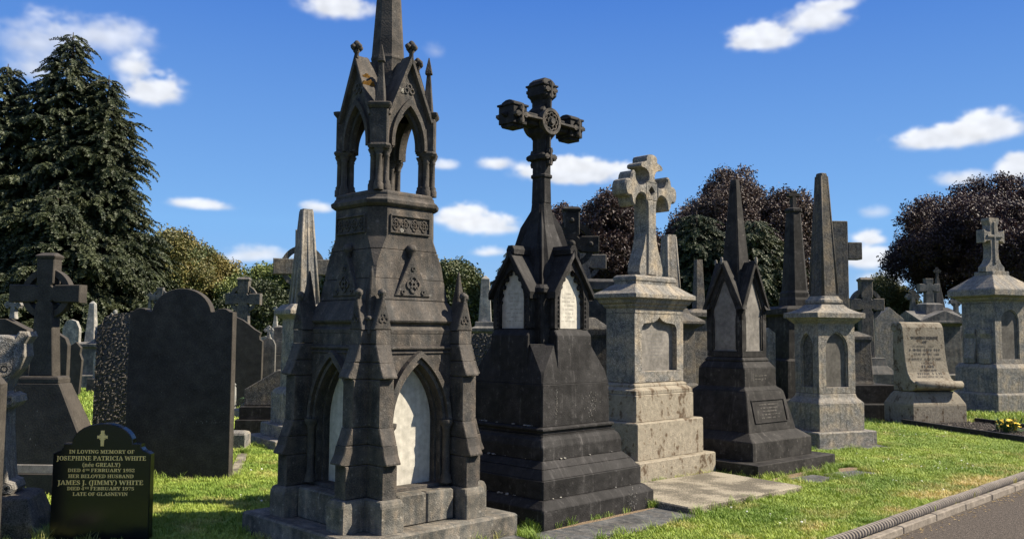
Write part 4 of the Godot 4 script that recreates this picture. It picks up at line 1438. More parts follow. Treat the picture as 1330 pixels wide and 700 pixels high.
# ------------------------------------------------------------------ granite monument at the right edge
func right_granite_monument() -> void:
	var at := Vector3(21.79, 0, -6.60)
	var t := thing("granite_cross_pedestal", "grey granite pedestal with hipped cap and small splayed cross beneath the dark copper tree", "monument", at, -25.0)
	foot(at, -25, 0.64, 0.64)
	var st := tool()
	stack(st, [[-0.1, 0.62], [0.37, 0.62], [0.41, 0.585]], Vector3.ZERO, NO, 0.012)
	part(t, "base_step", st, M.right_granite)
	st = tool()
	stack(st, [[0.415, 0.565], [0.95, 0.565], [1.0, 0.53], [1.04, 0.50]], Vector3.ZERO, NO, 0.01)
	part(t, "plinth", st, M.right_granite)
	st = tool()
	stack(st, [[1.043, 0.40], [2.38, 0.40]])
	part(t, "die", st, M.right_granite)
	for k in [0, 2]:
		arched_face(t, face(k), 0.255, 0.442, 1.043, 1.14, 2.38, 1.98, 2.24, 0.443, 0.042, M.right_granite, M.dark_panel, "smooth dark arched inscription panel" if k == 0 else "")
		for s in [-1.0, 1.0]:
			st = tool()
			plate(st, poly([s * 0.40, 1.043, s * 0.53, 1.043, s * 0.545, 1.15, s * 0.50, 1.35, s * 0.455, 1.60, s * 0.50, 1.70, s * 0.49, 1.80, s * 0.40, 1.82]), 0.06, 0.36, face(k), 0.012)
			part(t, "side_volute", st, M.right_granite)
	st = tool()
	for s in [-1.0, 1.0]: box(st, Vector3(s * 0.421, 1.71, 0), Vector3(0.042, 1.33, 0.80), NO, 0.004)
	part(t, "side_slab", st, M.right_granite)
	st = tool()
	stack(st, [[2.382, 0.45], [2.42, 0.46], [2.46, 0.52], [2.50, 0.54], [2.525, 0.62], [2.545, 0.65], [2.67, 0.65], [2.70, 0.63], [3.0, 0.27], [3.01, 0.25], [3.10, 0.25]], Vector3.ZERO, NO, 0.008)
	part(t, "hipped_cap", st, M.right_granite)
	var cr := hub(t, "cross")
	st = tool()
	var o := PackedVector2Array([Vector2(0.12, 0.09), Vector2(0.25, 0.115), Vector2(0.285, 0.15), Vector2(0.30, 0.14), Vector2(0.30, -0.14), Vector2(0.285, -0.15), Vector2(0.25, -0.115), Vector2(0.12, -0.09), Vector2(0.10, -0.30), Vector2(0.115, -0.50), Vector2(0.18, -0.62), Vector2(0.27, -0.70), Vector2(0.28, -0.80), Vector2(-0.28, -0.80), Vector2(-0.27, -0.70), Vector2(-0.18, -0.62), Vector2(-0.115, -0.50), Vector2(-0.10, -0.30), Vector2(-0.12, -0.09), Vector2(-0.25, -0.115), Vector2(-0.285, -0.15), Vector2(-0.30, -0.14), Vector2(-0.30, 0.14), Vector2(-0.285, 0.15), Vector2(-0.25, 0.115), Vector2(-0.12, 0.09), Vector2(-0.105, 0.25), Vector2(-0.15, 0.36), Vector2(-0.14, 0.42), Vector2(0.14, 0.42), Vector2(0.15, 0.36), Vector2(0.105, 0.25)])
	o.reverse()
	plate(st, o, -0.11, 0.11, Transform3D(Basis(), Vector3(0, 3.90, 0)), 0.03)
	part(cr, "cross_body", st, M.right_granite)
	st = tool()
	plate(st, poly([-0.03, -0.62, 0.03, -0.62, 0.03, -0.03, 0.22, -0.03, 0.22, 0.03, 0.03, 0.03, 0.03, 0.33, -0.03, 0.33, -0.03, 0.03, -0.22, 0.03, -0.22, -0.03, -0.03, -0.03]), 0.10, 0.135, Transform3D(Basis(), Vector3(0, 3.90, 0)), 0.012)
	part(cr, "raised_rib", st, M.right_granite)

# ------------------------------------------------------------------ slabs lying in the grass before the row
func front_slabs() -> void:
	var s1 := thing("ledger_slab", "flat lichen-whitened granite slab lying before the pale cross monument", "slab", Vector3(7.80, 0, -5.12), -4.0)
	var st := tool()
	box(st, Vector3(0, 0.0, 0), Vector3(1.88, 0.14, 1.12), Transform3D(Basis(Vector3.RIGHT, 0.012), Vector3.ZERO), 0.012)
	part(s1, "slab_stone", st, M.slab)
	foot(Vector3(7.80, 0, -5.12), -4, 0.94, 0.56)
	var list := [
		["dark flagstone bedded in grass before the black cross monument", 5.98, -4.78, 1.75, 0.50, 0.0, 0.004],
		["dark flagstone at the foot of the gothic monument", 4.55, -4.90, 1.05, 0.42, 0.0, 0.003],
		["dark flagstone before the gabled spire monument", 9.52, -4.80, 0.60, 0.38, -6.0, 0.002],
		["grey flagstone nearest the granite obelisk", 10.22, -4.68, 0.62, 0.36, -8.0, 0.001],
		["worn pale flagstone beneath the granite obelisk pedestal", 12.64, -5.93, 1.35, 0.75, -29.8, 0.012],
	]
	for q in list:
		var f := thing("flagstone", q[0], "flagstone", Vector3(q[1], 0, q[2]), q[5], "flagstones before the monuments")
		st = tool()
		box(st, Vector3(0, -0.04, 0), Vector3(q[3], 0.095 + q[6], q[4]), NO, 0.01)
		part(f, "flag", st, M.flag)
		foot(f.position, q[5], q[3] / 2.0, q[4] / 2.0)
	# sandy gaps where mower and weather have bared the ground
	for q in [[6.15, -5.01, 1.50, 0.07], [9.75, -5.06, 1.5, 0.16], [10.5, -4.86, 0.5, 0.2]]:
		st = tool()
		var n := 22
		var a := PackedVector2Array()
		for i in n:
			var an := TAU * i / n
			a.append(Vector2(cos(an) * q[2] * 0.5 * rng.randf_range(0.85, 1.05), sin(an) * q[3] * 0.5 * rng.randf_range(0.7, 1.1)))
		plate(st, a, -0.03, 0.011, Transform3D(Basis(Vector3.RIGHT, -PI / 2), Vector3(q[0], 0, q[1])), 0.004)
		var o := part(self, numbered("bare_earth"), st, M.sand)
		o.set_meta("kind", "structure")
		foot(Vector3(q[0], 0, q[1]), 0, q[2] * 0.45, q[3] * 0.45)

# ------------------------------------------------------------------ kinds of gravestone that recur
func celtic(t: Node3D, mat: Material, cy: float, top: float, arm: float, w: float, depth: float, foot_y: float, ring := 0.0, capped := true, foot_w := 0.0) -> void:
	# local: crossing at height cy, arms along x
	var cr := hub(t, "cross")
	var h := w / 2.0
	var fw := (foot_w if foot_w > 0.0 else w * 1.25) / 2.0
	var e := w * 0.32      # rounded cusps in the angles
	var st := tool()
	var o := PackedVector2Array()
	for q in [[fw, foot_y - cy], [h * 1.02, -e * 2.4], [h * 1.0, -e * 1.9], [h * 0.78, -e * 1.5], [h * 0.80, -h * 0.95], [e * 1.5, -h * 0.78], [e * 1.9, -h], [arm, -h * 1.05], [arm, h * 1.05], [e * 1.9, h], [e * 1.5, h * 0.78], [h * 0.80, h * 0.95], [h * 0.78, e * 1.5], [h, e * 1.9], [h * 1.04, top - cy]]:
		o.append(Vector2(q[0], q[1]))
	var n := o.size()
	for i in range(n - 1, -1, -1): o.append(Vector2(-o[i].x, o[i].y))
	plate(st, o, -depth / 2.0, depth / 2.0, Transform3D(Basis(), Vector3(0, cy, 0)), w * 0.05)
	part(cr, "cross_body", st, mat)
	if ring > 0.0:
		st = tool()
		for k in 4:
			wheel(st, ring * 0.76, ring, -depth * 0.32, depth * 0.32, Transform3D(Basis(), Vector3(0, cy, 0)), 8, PI / 2 * k + 0.22, PI / 2 * (k + 1) - 0.22)
		part(cr, "ring", st, mat)
	if capped:
		st = tool()
		stack(st, [[top - 0.005, h * 1.08, depth * 0.55], [top + w * 0.10, h * 1.2, depth * 0.62], [top + w * 0.16, h * 1.2, depth * 0.62], [top + w * 0.34, h * 0.9, depth * 0.12]], Vector3.ZERO, NO, 0.004)
		part(cr, "cap", st, mat)

func slab_stone(t: Node3D, mat: Material, outline: Array, depth: float, called := "slab", edge_mat: Material = null) -> MeshInstance3D:
	var st := tool()
	plate(st, poly(outline), -depth / 2.0, depth / 2.0, NO, 0.006)
	return part(t, called, st, mat)

func pedestal(t: Node3D, mat: Material, prof: Array, called := "pedestal") -> void:
	var st := tool()
	stack(st, prof, Vector3.ZERO, NO, 0.01)
	part(t, called, st, mat)

func spike(t: Node3D, mat: Material, y0: float, y1: float, a0: float, a1: float, called := "obelisk", tip := 0.0) -> void:
	var st := tool()
	stack(st, [[y0, a0, a0, a0 * 0.12], [y1 - tip, a1, a1, a1 * 0.12], [y1, a1 * (0.1 if tip > 0.0 else 0.9), a1 * (0.1 if tip > 0.0 else 0.9), a1 * 0.05]], Vector3.ZERO, NO, 0.005)
	part(t, called, st, mat)

func trefoil_cross(t: Node3D, mat: Material, cy: float, r: float, foot_y: float, depth: float) -> void:
	var st := tool()
	var w := r * 0.30
	plate(st, poly([-w * 1.3, foot_y - cy, w * 1.3, foot_y - cy, w * 0.8, -w, r * 0.7, -w * 0.8, r * 0.7, w * 0.8, w * 0.8, w, w * 0.8, r * 0.7, -w * 0.8, r * 0.7, -w * 0.8, w, -r * 0.7, w * 0.8, -r * 0.7, -w * 0.8, -w * 0.8, -w]), -depth / 2, depth / 2, Transform3D(Basis(), Vector3(0, cy, 0)), 0.008)
	for q in [Vector2(0, 1), Vector2(1, 0), Vector2(-1, 0)]:
		for s in [[0.0, 0.78], [0.22, 0.62], [-0.22, 0.62]]:
			var c: Vector2 = q * s[1] * r + Vector2(q.y, -q.x) * s[0] * r
			wheel(st, 0.0, r * 0.2, -depth / 2, depth / 2, Transform3D(Basis(), Vector3(c.x, cy + c.y, 0)), 10)
	part(t, "trefoil_cross", st, mat)

# ------------------------------------------------------------------ the second row, behind the big monuments
func back_row() -> void:
	# celtic cross behind the black monument
	var t := thing("celtic_cross", "dark carved celtic cross with roof-shaped cap rising behind the black cross monument", "cross", Vector3(8.36, 0, -7.41), -44.0, "celtic crosses behind the front row")
	foot(t.position, -44, 0.5, 0.4)
	pedestal(t, M.old_granite, [[-0.1, 0.62, 0.45], [0.35, 0.62, 0.45], [0.36, 0.48, 0.32], [1.55, 0.44, 0.29], [1.60, 0.47, 0.32], [1.68, 0.47, 0.32], [1.82, 0.28, 0.20]])
	celtic(t, M.dark, 2.745, 3.16, 0.345, 0.20, 0.16, 1.80, 0.29, true)
	var st := tool()
	for q in [[0, 0.0, 0.05], [0.24, 0.0, 0.035], [-0.24, 0.0, 0.035], [0.0, 0.30, 0.035]]:
		lathe(st, [[q[2], 0.0], [q[2] * 0.8, 0.02], [q[2] * 0.4, 0.03]], Vector3.ZERO, 10, Transform3D(Basis(Vector3.RIGHT, PI / 2), Vector3(q[0], 2.745 + q[1], 0.08)))
	part(t, "boss", st, M.dark)
	st = tool()
	for s in [-1.0, 1.0]:
		plate(st, poly([s * 0.082, 3.15, s * 0.092, 3.15, s * 0.092, 2.95, s * 0.082, 2.95]), 0.07, 0.092, NO, 0.002)
		plate(st, poly([s * 0.335, 2.65, s * 0.342, 2.65, s * 0.342, 2.84, s * 0.335, 2.84]), 0.07, 0.092, NO, 0.002)
	part(t, "raised_border", st, M.old_granite)

	t = thing("celtic_cross", "small grey ringed cross on a broad block, half hidden beside the black monument's gable", "cross", Vector3(11.51, 0, -9.94), -44.0, "celtic crosses behind the front row")
	foot(t.position, -44, 0.5, 0.4)
	pedestal(t, M.far_dark, [[-0.1, 0.8, 0.5], [0.4, 0.8, 0.5], [0.41, 0.6, 0.4], [2.35, 0.6, 0.4], [2.36, 0.72, 0.48], [2.50, 0.72, 0.48], [2.55, 0.5, 0.3]])
	celtic(t, M.old_granite, 2.86, 3.12, 0.40, 0.24, 0.18, 2.53, 0.31, false)

	# obelisk behind the pale cross monument
	t = thing("obelisk", "slender ribbed grey obelisk just behind the pale cross monument", "obelisk", Vector3(10.74, 0, -7.60), -20.0, "obelisks behind the front row")
	foot(t.position, -20, 0.45, 0.45)
	pedestal(t, M.old_granite, [[-0.1, 0.45], [0.4, 0.45], [0.41, 0.33], [0.9, 0.31], [0.92, 0.27], [1.70, 0.26], [1.74, 0.32], [1.77, 0.37], [1.82, 0.37], [1.92, 0.22], [2.0, 0.19]])
	spike(t, M.grey_granite, 2.0, 3.08, 0.130, 0.075)
	st = tool()
	for sx in [-1.0, 1.0]:
		for sz in [-1.0, 1.0]: limb(st, [[Vector3(sx * 0.115, 2.02, sz * 0.115), 0.024], [Vector3(sx * 0.066, 3.05, sz * 0.066), 0.018]], 6)
	part(t, "corner_roll", st, M.grey_granite)

	t = thing("obelisk", "small dark obelisk on panelled pedestal, close behind the gabled spire monument", "obelisk", Vector3(12.92, 0, -8.54), -30.0, "obelisks behind the front row")
	foot(t.position, -30, 0.4, 0.4)
	pedestal(t, M.old_granite, [[-0.1, 0.4], [0.5, 0.4], [0.51, 0.26], [1.9, 0.24], [1.92, 0.31], [2.0, 0.31], [2.06, 0.16]])
	spike(t, M.old_granite, 2.06, 2.91, 0.085, 0.055)

	t = thing("headstone", "narrow plain headstone in the gap beyond the gabled spire monument", "headstone", Vector3(13.76, 0, -7.72), -35.0, "headstones behind the front row")
	slab_stone(t, M.grey_granite, [-0.12, -0.1, 0.12, -0.1, 0.12, 1.66, 0.0, 1.75, -0.12, 1.66], 0.12)

	# octagonal tapering column
	t = thing("column_memorial", "dark tapering column with small capital cross, standing behind the granite obelisk", "column", Vector3(14.38, 0, -7.53), -30.0)
	foot(t.position, -30, 0.5, 0.5)
	pedestal(t, M.dark, [[-0.1, 0.60], [0.55, 0.60], [0.56, 0.44], [1.2, 0.42], [1.22, 0.36], [1.95, 0.34], [1.98, 0.42], [2.08, 0.42], [2.13, 0.30]])
	st = tool()
	stack(st, [[2.13, 0.235, 0.235, 0.10], [2.24, 0.235, 0.235, 0.10], [2.28, 0.215, 0.215, 0.09], [2.36, 0.215, 0.215, 0.09], [2.40, 0.19, 0.19, 0.08], [3.78, 0.105, 0.105, 0.043], [3.79, 0.125, 0.125, 0.05], [3.84, 0.125, 0.125, 0.05], [3.86, 0.085, 0.085, 0.035]], Vector3.ZERO, NO, 0.006)
	part(t, "shaft", st, M.dark)
	st = tool()
	box(st, Vector3(0, 3.98, 0), Vector3(0.085, 0.26, 0.085), NO, 0.01)
	box(st, Vector3(0, 4.09, 0), Vector3(0.24, 0.07, 0.09), NO, 0.012)
	box(st, Vector3(0, 4.14, 0), Vector3(0.13, 0.04, 0.085), NO, 0.01)
	part(t, "capital_cross", st, M.dark)

	# big plain latin cross on dark steps
	t = thing("latin_cross", "large plain grey square-cut cross on dark steps behind the granite obelisk", "cross", Vector3(17.75, 0, -8.30), -40.0)
	foot(t.position, -40, 1.1, 0.95)
	st = tool()
	box(st, Vector3(0, 2.80, 0), Vector3(0.325, 2.42, 0.24), NO, 0.012)
	part(t, "shaft", st, M.old_granite)
	st = tool()
	box(st, Vector3(-0.315, 3.39, 0), Vector3(0.30, 0.36, 0.235), NO, 0.012)
	box(st, Vector3(0.315, 3.39, 0), Vector3(0.30, 0.36, 0.235), NO, 0.012)
	part(t, "arm", st, M.old_granite)
	pedestal(t, M.old_granite, [[0.66, 0.52, 0.42], [0.72, 0.50, 0.40], [1.50, 0.47, 0.37], [1.55, 0.50, 0.40], [1.62, 0.50, 0.40], [1.72, 0.28, 0.22]])
	pedestal(t, M.black, [[0.30, 0.80, 0.70], [0.655, 0.80, 0.70]], "step")
	pedestal(t, M.black, [[-0.1, 1.12, 0.98], [0.295, 1.12, 0.98]], "step")

	t = thing("celtic_cross", "weathered grey wheel cross with gabled cap, by the pointed granite headstone", "cross", Vector3(21.90, 0, -9.56), -42.0, "celtic crosses behind the front row")
	pedestal(t, M.far_grey, [[-0.1, 0.6, 0.4], [0.7, 0.6, 0.4], [0.9, 0.4, 0.28], [1.1, 0.36, 0.25]])
	celtic(t, M.old_granite, 2.42, 3.0, 0.44, 0.29, 0.22, 1.08, 0.40, true)

	t = thing("headstone", "broad pale granite headstone with pointed top beyond the scroll headstone", "headstone", Vector3(25.30, 0, -10.42), -40.0, "headstones behind the front row")
	slab_stone(t, M.right_granite, [-0.44, -0.1, 0.44, -0.1, 0.43, 2.12, 0.0, 2.46, -0.43, 2.12], 0.22)

	t = thing("pediment_tomb", "square grey tomb with low pediment roof behind the scroll headstone", "tomb", Vector3(28.24, 0, -10.34), -38.0)
	foot(t.position, -38, 0.8, 0.8)
	pedestal(t, M.far_grey, [[-0.1, 0.75], [0.5, 0.75], [0.52, 0.62], [1.95, 0.60], [2.0, 0.72], [2.04, 0.80], [2.10, 0.80]])
	for k in 4:
		st = tool()
		plate(st, poly([-0.80, 2.10, 0.80, 2.10, 0.0, 2.42]), 0.30, 0.79, face(k), 0.01)
		part(t, "pediment", st, M.far_grey)
	pedestal(t, M.far_grey, [[2.2, 0.30], [2.62, 0.28], [2.66, 0.2]], "top_block")

	t = thing("pedestal_monument", "grey granite pedestal cut off by the picture's right edge", "monument", Vector3(26.95, 0, -7.30), -33.0)
	pedestal(t, M.right_granite, [[-0.1, 0.72], [0.6, 0.72], [0.62, 0.58], [2.3, 0.56], [2.35, 0.66], [2.48, 0.70], [2.62, 0.70], [2.9, 0.3]])

	# pale obelisk and rough stone between the first two monuments
	t = thing("obelisk", "pale small obelisk between the gothic monument and the black cross monument", "obelisk", Vector3(15.10, 0, -16.26), -44.0, "obelisks behind the front row")
	pedestal(t, M.far_grey, [[-0.1, 0.42], [0.5, 0.42], [0.52, 0.28], [1.62, 0.27], [1.68, 0.34], [1.76, 0.34], [1.80, 0.25], [1.92, 0.24]])
	spike(t, M.far_pale, 1.92, 3.08, 0.165, 0.105, "obelisk", 0.09)
	t = thing("headstone", "rough-hewn dark headstone back between the gothic and black cross monuments", "headstone", Vector3(8.23, 0, -8.95), -44.0, "rough-backed headstones")
	rough_back(t, 0.34, 1.62, 0.16)

func rough_back(t: Node3D, hw: float, h: float, depth: float, lean := 0.0) -> void:
	# quarry-faced slab: an uneven surface, not a flat board
	var n := FastNoiseLite.new()
	n.seed = 31; n.frequency = 16.0; n.fractal_octaves = 3
	var st := tool()
	var nx := int(hw * 2.0 / 0.016)
	var ny := int((h + 0.1) / 0.016)
	var top := func(x: float) -> float:
		return h - 0.10 * pow(absf(x / hw), 2.0) - (0.07 if absf(x) > hw * 0.78 else 0.0)
	var at := func(i: int, j: int) -> Vector3:
		var x := -hw + 2.0 * hw * i / nx
		var y: float = -0.1 + (top.call(x) + 0.1) * j / ny
		return Vector3(x, y, depth / 2.0 + absf(n.get_noise_2d(x + hw, y)) * 0.024 + n.get_noise_2d(x * 1.7, y * 1.7 + 9.0) * 0.016)
	for i in nx:
		for j in ny:
			quad(st, at.call(i, j), at.call(i + 1, j), at.call(i + 1, j + 1), at.call(i, j + 1), Vector3.BACK)
	for i in nx:
		var a: Vector3 = at.call(i, ny)
		var b: Vector3 = at.call(i + 1, ny)
		quad(st, a, b, Vector3(b.x, b.y, -depth / 2), Vector3(a.x, a.y, -depth / 2), Vector3.UP)
		var c: Vector3 = at.call(i, 0)
		var d: Vector3 = at.call(i + 1, 0)
		quad(st, Vector3(a.x, a.y, -depth / 2), Vector3(b.x, b.y, -depth / 2), Vector3(d.x, d.y, -depth / 2), Vector3(c.x, c.y, -depth / 2), Vector3.FORWARD)
	for j in ny:
		for s in [0, nx]:
			var a: Vector3 = at.call(s, j)
			var b: Vector3 = at.call(s, j + 1)
			quad(st, a, b, Vector3(b.x, b.y, -depth / 2), Vector3(a.x, a.y, -depth / 2), Vector3.LEFT if s == 0 else Vector3.RIGHT)
	var o := part(t, "rough_slab", st, M.rough_back)
	o.rotation.z = lean

# ------------------------------------------------------------------ headstones on the left
func left_group() -> void:
	# polished black headstone with gilt lettering
	var at := Vector3(2.65, 0, -7.21)
	var t := thing("polished_headstone", "polished black headstone with gilt lettering and small gilt cross", "headstone", at, -43.0)
	foot(at, -43, 0.40, 0.10)
	var o := []
	for q in [[-0.38, -0.1], [0.38, -0.1], [0.375, 0.62], [0.375, 0.655], [0.345, 0.672], [0.315, 0.685], [0.300, 0.705], [0.296, 0.735], [0.255, 0.735]]: o += q
	for i in 15:
		var a := PI * i / 14.0
		o += [cos(a) * 0.235, 0.735 + sin(a) * 0.155]
	for q in [[-0.255, 0.735], [-0.296, 0.735], [-0.300, 0.705], [-0.315, 0.685], [-0.345, 0.672], [-0.375, 0.655], [-0.375, 0.62]]: o += q
	slab_stone(t, M.polished, o, 0.085)
	var z := 0.0445
	var st := tool()
	plate(st, poly([-0.012, 0.715, 0.012, 0.715, 0.014, 0.775, 0.040, 0.773, 0.040, 0.797, 0.014, 0.795, 0.014, 0.835, -0.014, 0.835, -0.014, 0.795, -0.040, 0.797, -0.040, 0.773, -0.014, 0.775]), 0.041, z + 0.002, NO, 0.001)
	for k in 4:
		wheel(st, 0.022, 0.028, 0.041, z + 0.001, Transform3D(Basis(), Vector3(0, 0.785, 0)), 5, PI / 2 * k + 0.5, PI / 2 * (k + 1) - 0.5)
	part(t, "gilt_cross", st, M.gold)
	var lines := [["IN LOVING MEMORY OF", 0.672, 0.027, 0.50], ["JOSEPHINE PATRICIA WHITE", 0.622, 0.033, 0.685], ["(née GREALY)", 0.572, 0.030, 0.29], ["DIED 4", 0.530, 0.025, 0.13], ["HER BELOVED HUSBAND", 0.485, 0.026, 0.50], ["JAMES J. (JIMMY) WHITE", 0.436, 0.034, 0.655], ["DIED 4", 0.391, 0.025, 0.13], ["LATE OF GLASNEVIN", 0.349, 0.026, 0.42]]
	for l in lines:
		var x := 0.0
		if l[0] == "DIED 4":
			x = -0.19
			lettering(t, "TH", Vector3(-0.105, l[1] + 0.004, z), 0.015, M.gold, NO, 0.032)
			lettering(t, "FEBRUARY " + ("1952" if l[1] > 0.45 else "1975"), Vector3(0.09, l[1], z), l[2], M.gold, NO, 0.335)
		lettering(t, l[0], Vector3(x, l[1], z), l[2], M.gold, NO, l[3], l[0] == "LATE OF GLASNEVIN")

	# celtic cross on a tapering base
	at = Vector3(2.98, 0, -9.80)
	t = thing("celtic_cross", "dark celtic cross on a tapering block, behind the polished black headstone", "cross", at, -47.0, "celtic crosses on the shaded side")
	foot(at, -47, 0.68, 0.30)
	pedestal(t, M.slate, [[-0.1, 0.66, 0.21], [0.20, 0.66, 0.21]], "base_step")
	pedestal(t, M.grey_panel, [[0.203, 0.645, 0.20], [0.285, 0.62, 0.185]], "base_moulding")
	pedestal(t, M.slate, [[0.288, 0.615, 0.175, 0.02], [1.08, 0.225, 0.115, 0.015]], "battered_block")
	pedestal(t, M.slate, [[1.083, 0.215, 0.11], [1.13, 0.215, 0.11], [1.15, 0.19, 0.095]], "neck")
	st = tool()
	flecks(st, Transform3D(Basis(Vector3.RIGHT, -0.0756), Vector3(0, 0.72, 0.1425)), 0.22, 0.16, 9, 0.009, 12)
	part(t, "lime_flecks", st, M.lime).set_meta("kind", "stuff")
	celtic(t, M.slate, 1.985, 2.345, 0.370, 0.175, 0.15, 1.15, 0.255, true, 0.255)

	# big dark headstone
	at = Vector3(4.34, 0, -9.63)
	t = thing("arched_headstone", "broad dark slate headstone with raised rounded top and scalloped shoulders", "headstone", at, -45.5)
	foot(at, -45.5, 0.62, 0.12)
	o = []
	for q in [[-0.585, -0.1], [0.585, -0.1], [0.578, 1.83], [0.54, 1.835], [0.50, 1.862], [0.455, 1.87], [0.41, 1.862], [0.375, 1.835], [0.345, 1.83]]: o += q
	for i in 17:
		var a := lerpf(0.15, PI - 0.15, i / 16.0)
		o += [cos(a) * 0.335, 1.79 + sin(a) * 0.30]
	for q in [[-0.345, 1.83], [-0.375, 1.835], [-0.41, 1.862], [-0.455, 1.87], [-0.50, 1.862], [-0.54, 1.835], [-0.578, 1.83]]: o += q
	slab_stone(t, M.slate, o, 0.13)
	st = tool()
	flecks(st, Transform3D(Basis(), Vector3(0.38, 0.62, 0.0655)), 0.10, 0.006, 14, 0.006, 14)
	flecks(st, Transform3D(Basis(), Vector3(0.1, 1.0, 0.0655)), 0.25, 0.5, 30, 0.004, 15)
	part(t, "lime_flecks", st, M.lime).set_meta("kind", "stuff")

	# rough-backed headstone beside it
	at = Vector3(4.39, 0, -11.32)
	t = thing("headstone", "rough quarry-faced granite headstone beside the broad arched slate headstone", "headstone", at, -41.5, "rough-backed headstones")
	foot(at, -44, 0.42, 0.12)
	rough_back(t, 0.36, 1.84, 0.18, -0.01)

	# scalloped dark headstone partly hidden by the big one
	at = Vector3(9.32, 0, -17.73)
	t = thing("headstone", "dark shouldered headstone peeping out beside the broad arched slate headstone", "headstone", at, -42.0, "dark headstones on the shaded side")
	foot(at, -42, 0.4, 0.12)
	slab_stone(t, M.slate, [-0.44, -0.1, 0.43, -0.1, 0.44, 1.42, 0.38, 1.46, 0.375, 1.53, 0.40, 1.60, 0.26, 1.68, 0.14, 1.78, 0.0, 1.88, -0.16, 1.95, -0.32, 1.93, -0.44, 1.85], 0.13)

	# far left: leaning scroll bracket monument, slab edge and dark headstone with a small cross
	at = Vector3(3.02, 0, -11.25)
	t = thing("headstone", "dark slant-topped headstone carrying a small pale trefoil cross", "headstone", at, -46.0, "dark headstones on the shaded side")
	slab_stone(t, M.slate, [-0.60, -0.1, 0.30, -0.1, 0.30, 1.52, 0.25, 1.62, 0.0, 1.74, -0.30, 1.74, -0.55, 1.62, -0.60, 1.52], 0.14)
	var tc := hub(t, "small_cross")
	tc.position = Vector3(0.05, 0, 0)
	trefoil_cross(tc, M.light_edge, 1.90, 0.10, 1.74, 0.07)

	at = Vector3(2.13, 0, -7.95)
	t = thing("console_monument", "weathered carved scroll console with volutes on a rough dark base", "monument", at, -30.0)
	foot(at, -30, 0.35, 0.35)
	pedestal(t, M.old_granite, [[-0.1, 0.32, 0.30], [0.12, 0.32, 0.30], [0.30, 0.26, 0.24], [0.32, 0.20, 0.20]], "rough_base")
	st = tool()
	plate(st, poly([-0.30, 0.32, 0.12, 0.32, 0.145, 0.36, 0.13, 0.41, 0.085, 0.43, 0.07, 0.55, 0.05, 0.80, 0.045, 0.98, 0.10, 1.0, 0.13, 1.04, 0.12, 1.09, 0.07, 1.11, 0.04, 1.08, 0.02, 1.12, 0.06, 1.22, 0.12, 1.30, 0.16, 1.40, 0.15, 1.50, 0.185, 1.56, 0.17, 1.60, 0.12, 1.60, 0.09, 1.55, 0.0, 1.57, -0.30, 1.57]), -0.16, 0.16, NO, 0.014)
	part(t, "console", st, M.grey_granite)
	st = tool()
	for s in [1.0]:
		wheel(st, 0.03, 0.055, 0.155, 0.175, Transform3D(Basis(), Vector3(0.03, 1.30, 0)), 14)
		wheel(st, 0.0, 0.016, 0.155, 0.178, Transform3D(Basis(), Vector3(0.03, 1.30, 0)), 10)
		wheel(st, 0.018, 0.036, 0.155, 0.175, Transform3D(Basis(), Vector3(0.075, 1.06, 0)), 12)
		wheel(st, 0.015, 0.034, 0.155, 0.175, Transform3D(Basis(), Vector3(0.085, 0.37, 0)), 12)
		wheel(st, 0.02, 0.04, 0.155, 0.172, Transform3D(Basis(), Vector3(-0.08, 1.42, 0)), 12)
	part(t, "volute", st, M.grey_granite)

	at = Vector3(1.86, 0, -7.22)
	t = thing("headstone", "edge of a polished dark headstone at the left margin of the picture", "headstone", at, -44.0, "dark headstones on the shaded side")
	slab_stone(t, M.slate, [-0.62, -0.1, 0.075, -0.1, 0.075, 1.22, 0.0, 1.30, -0.62, 1.30], 0.09)
	foot(at, -44, 0.4, 0.1)
	at = Vector3(2.02, 0, -7.02)
	t = thing("kerb_block", "pale lichen-crusted broken stone block at the foot of the left headstone", "stone block", at, -44.0, "kerb blocks in the grass")
	st = tool()
	stack(st, [[-0.1, 0.14, 0.12], [0.05, 0.13, 0.11], [0.09, 0.08, 0.07]], Vector3.ZERO, NO, 0.02, 0.03)
	part(t, "block", st, M.slab)

	# ribbed obelisk left of the gothic monument
	at = Vector3(6.93, 0, -11.36)
	t = thing("obelisk", "tall ribbed grey obelisk left of the gothic monument on stepped granite base", "obelisk", at, -10.0, "obelisks on the shaded side")
	foot(at, -10, 0.62, 0.62)
	pedestal(t, M.right_granite, [[-0.1, 0.60], [0.13, 0.60]], "base_step")
	pedestal(t, M.right_granite, [[0.133, 0.45], [0.31, 0.45]], "base_step")
	pedestal(t, M.right_granite, [[0.313, 0.34], [0.74, 0.34], [0.80, 0.30], [0.82, 0.245], [1.80, 0.235], [1.84, 0.29], [1.87, 0.335], [1.93, 0.335], [2.02, 0.24]])
	spike(t, M.right_granite, 2.02, 3.42, 0.165, 0.075)
	st = tool()
	for k in 4:
		for s in [-1.0, 0.0, 1.0]:
			var xf := face(k)
			limb(st, [[xf * Vector3(s * 0.145, 2.04, 0.155), 0.030], [xf * Vector3(s * 0.062, 3.39, 0.069), 0.017]], 6)
	part(t, "corner_roll", st, M.right_granite)

	# carved celtic cross behind it
	t = thing("celtic_cross", "large ornate celtic cross half hidden behind the ribbed obelisk", "cross", Vector3(9.15, 0, -15.08), -30.0, "celtic crosses on the shaded side")
	pedestal(t, M.far_dark, [[-0.1, 0.6, 0.45], [0.6, 0.6, 0.45], [0.62, 0.4, 0.3], [1.6, 0.3, 0.24]])
	celtic(t, M.old_granite, 2.88, 3.60, 0.56, 0.30, 0.22, 1.58, 0.42, false)
	t = thing("celtic_cross", "grey granite celtic cross with flat cap showing above the dark slate headstones", "cross", Vector3(11.28, 0, -21.46), -45.0, "celtic crosses on the shaded side")
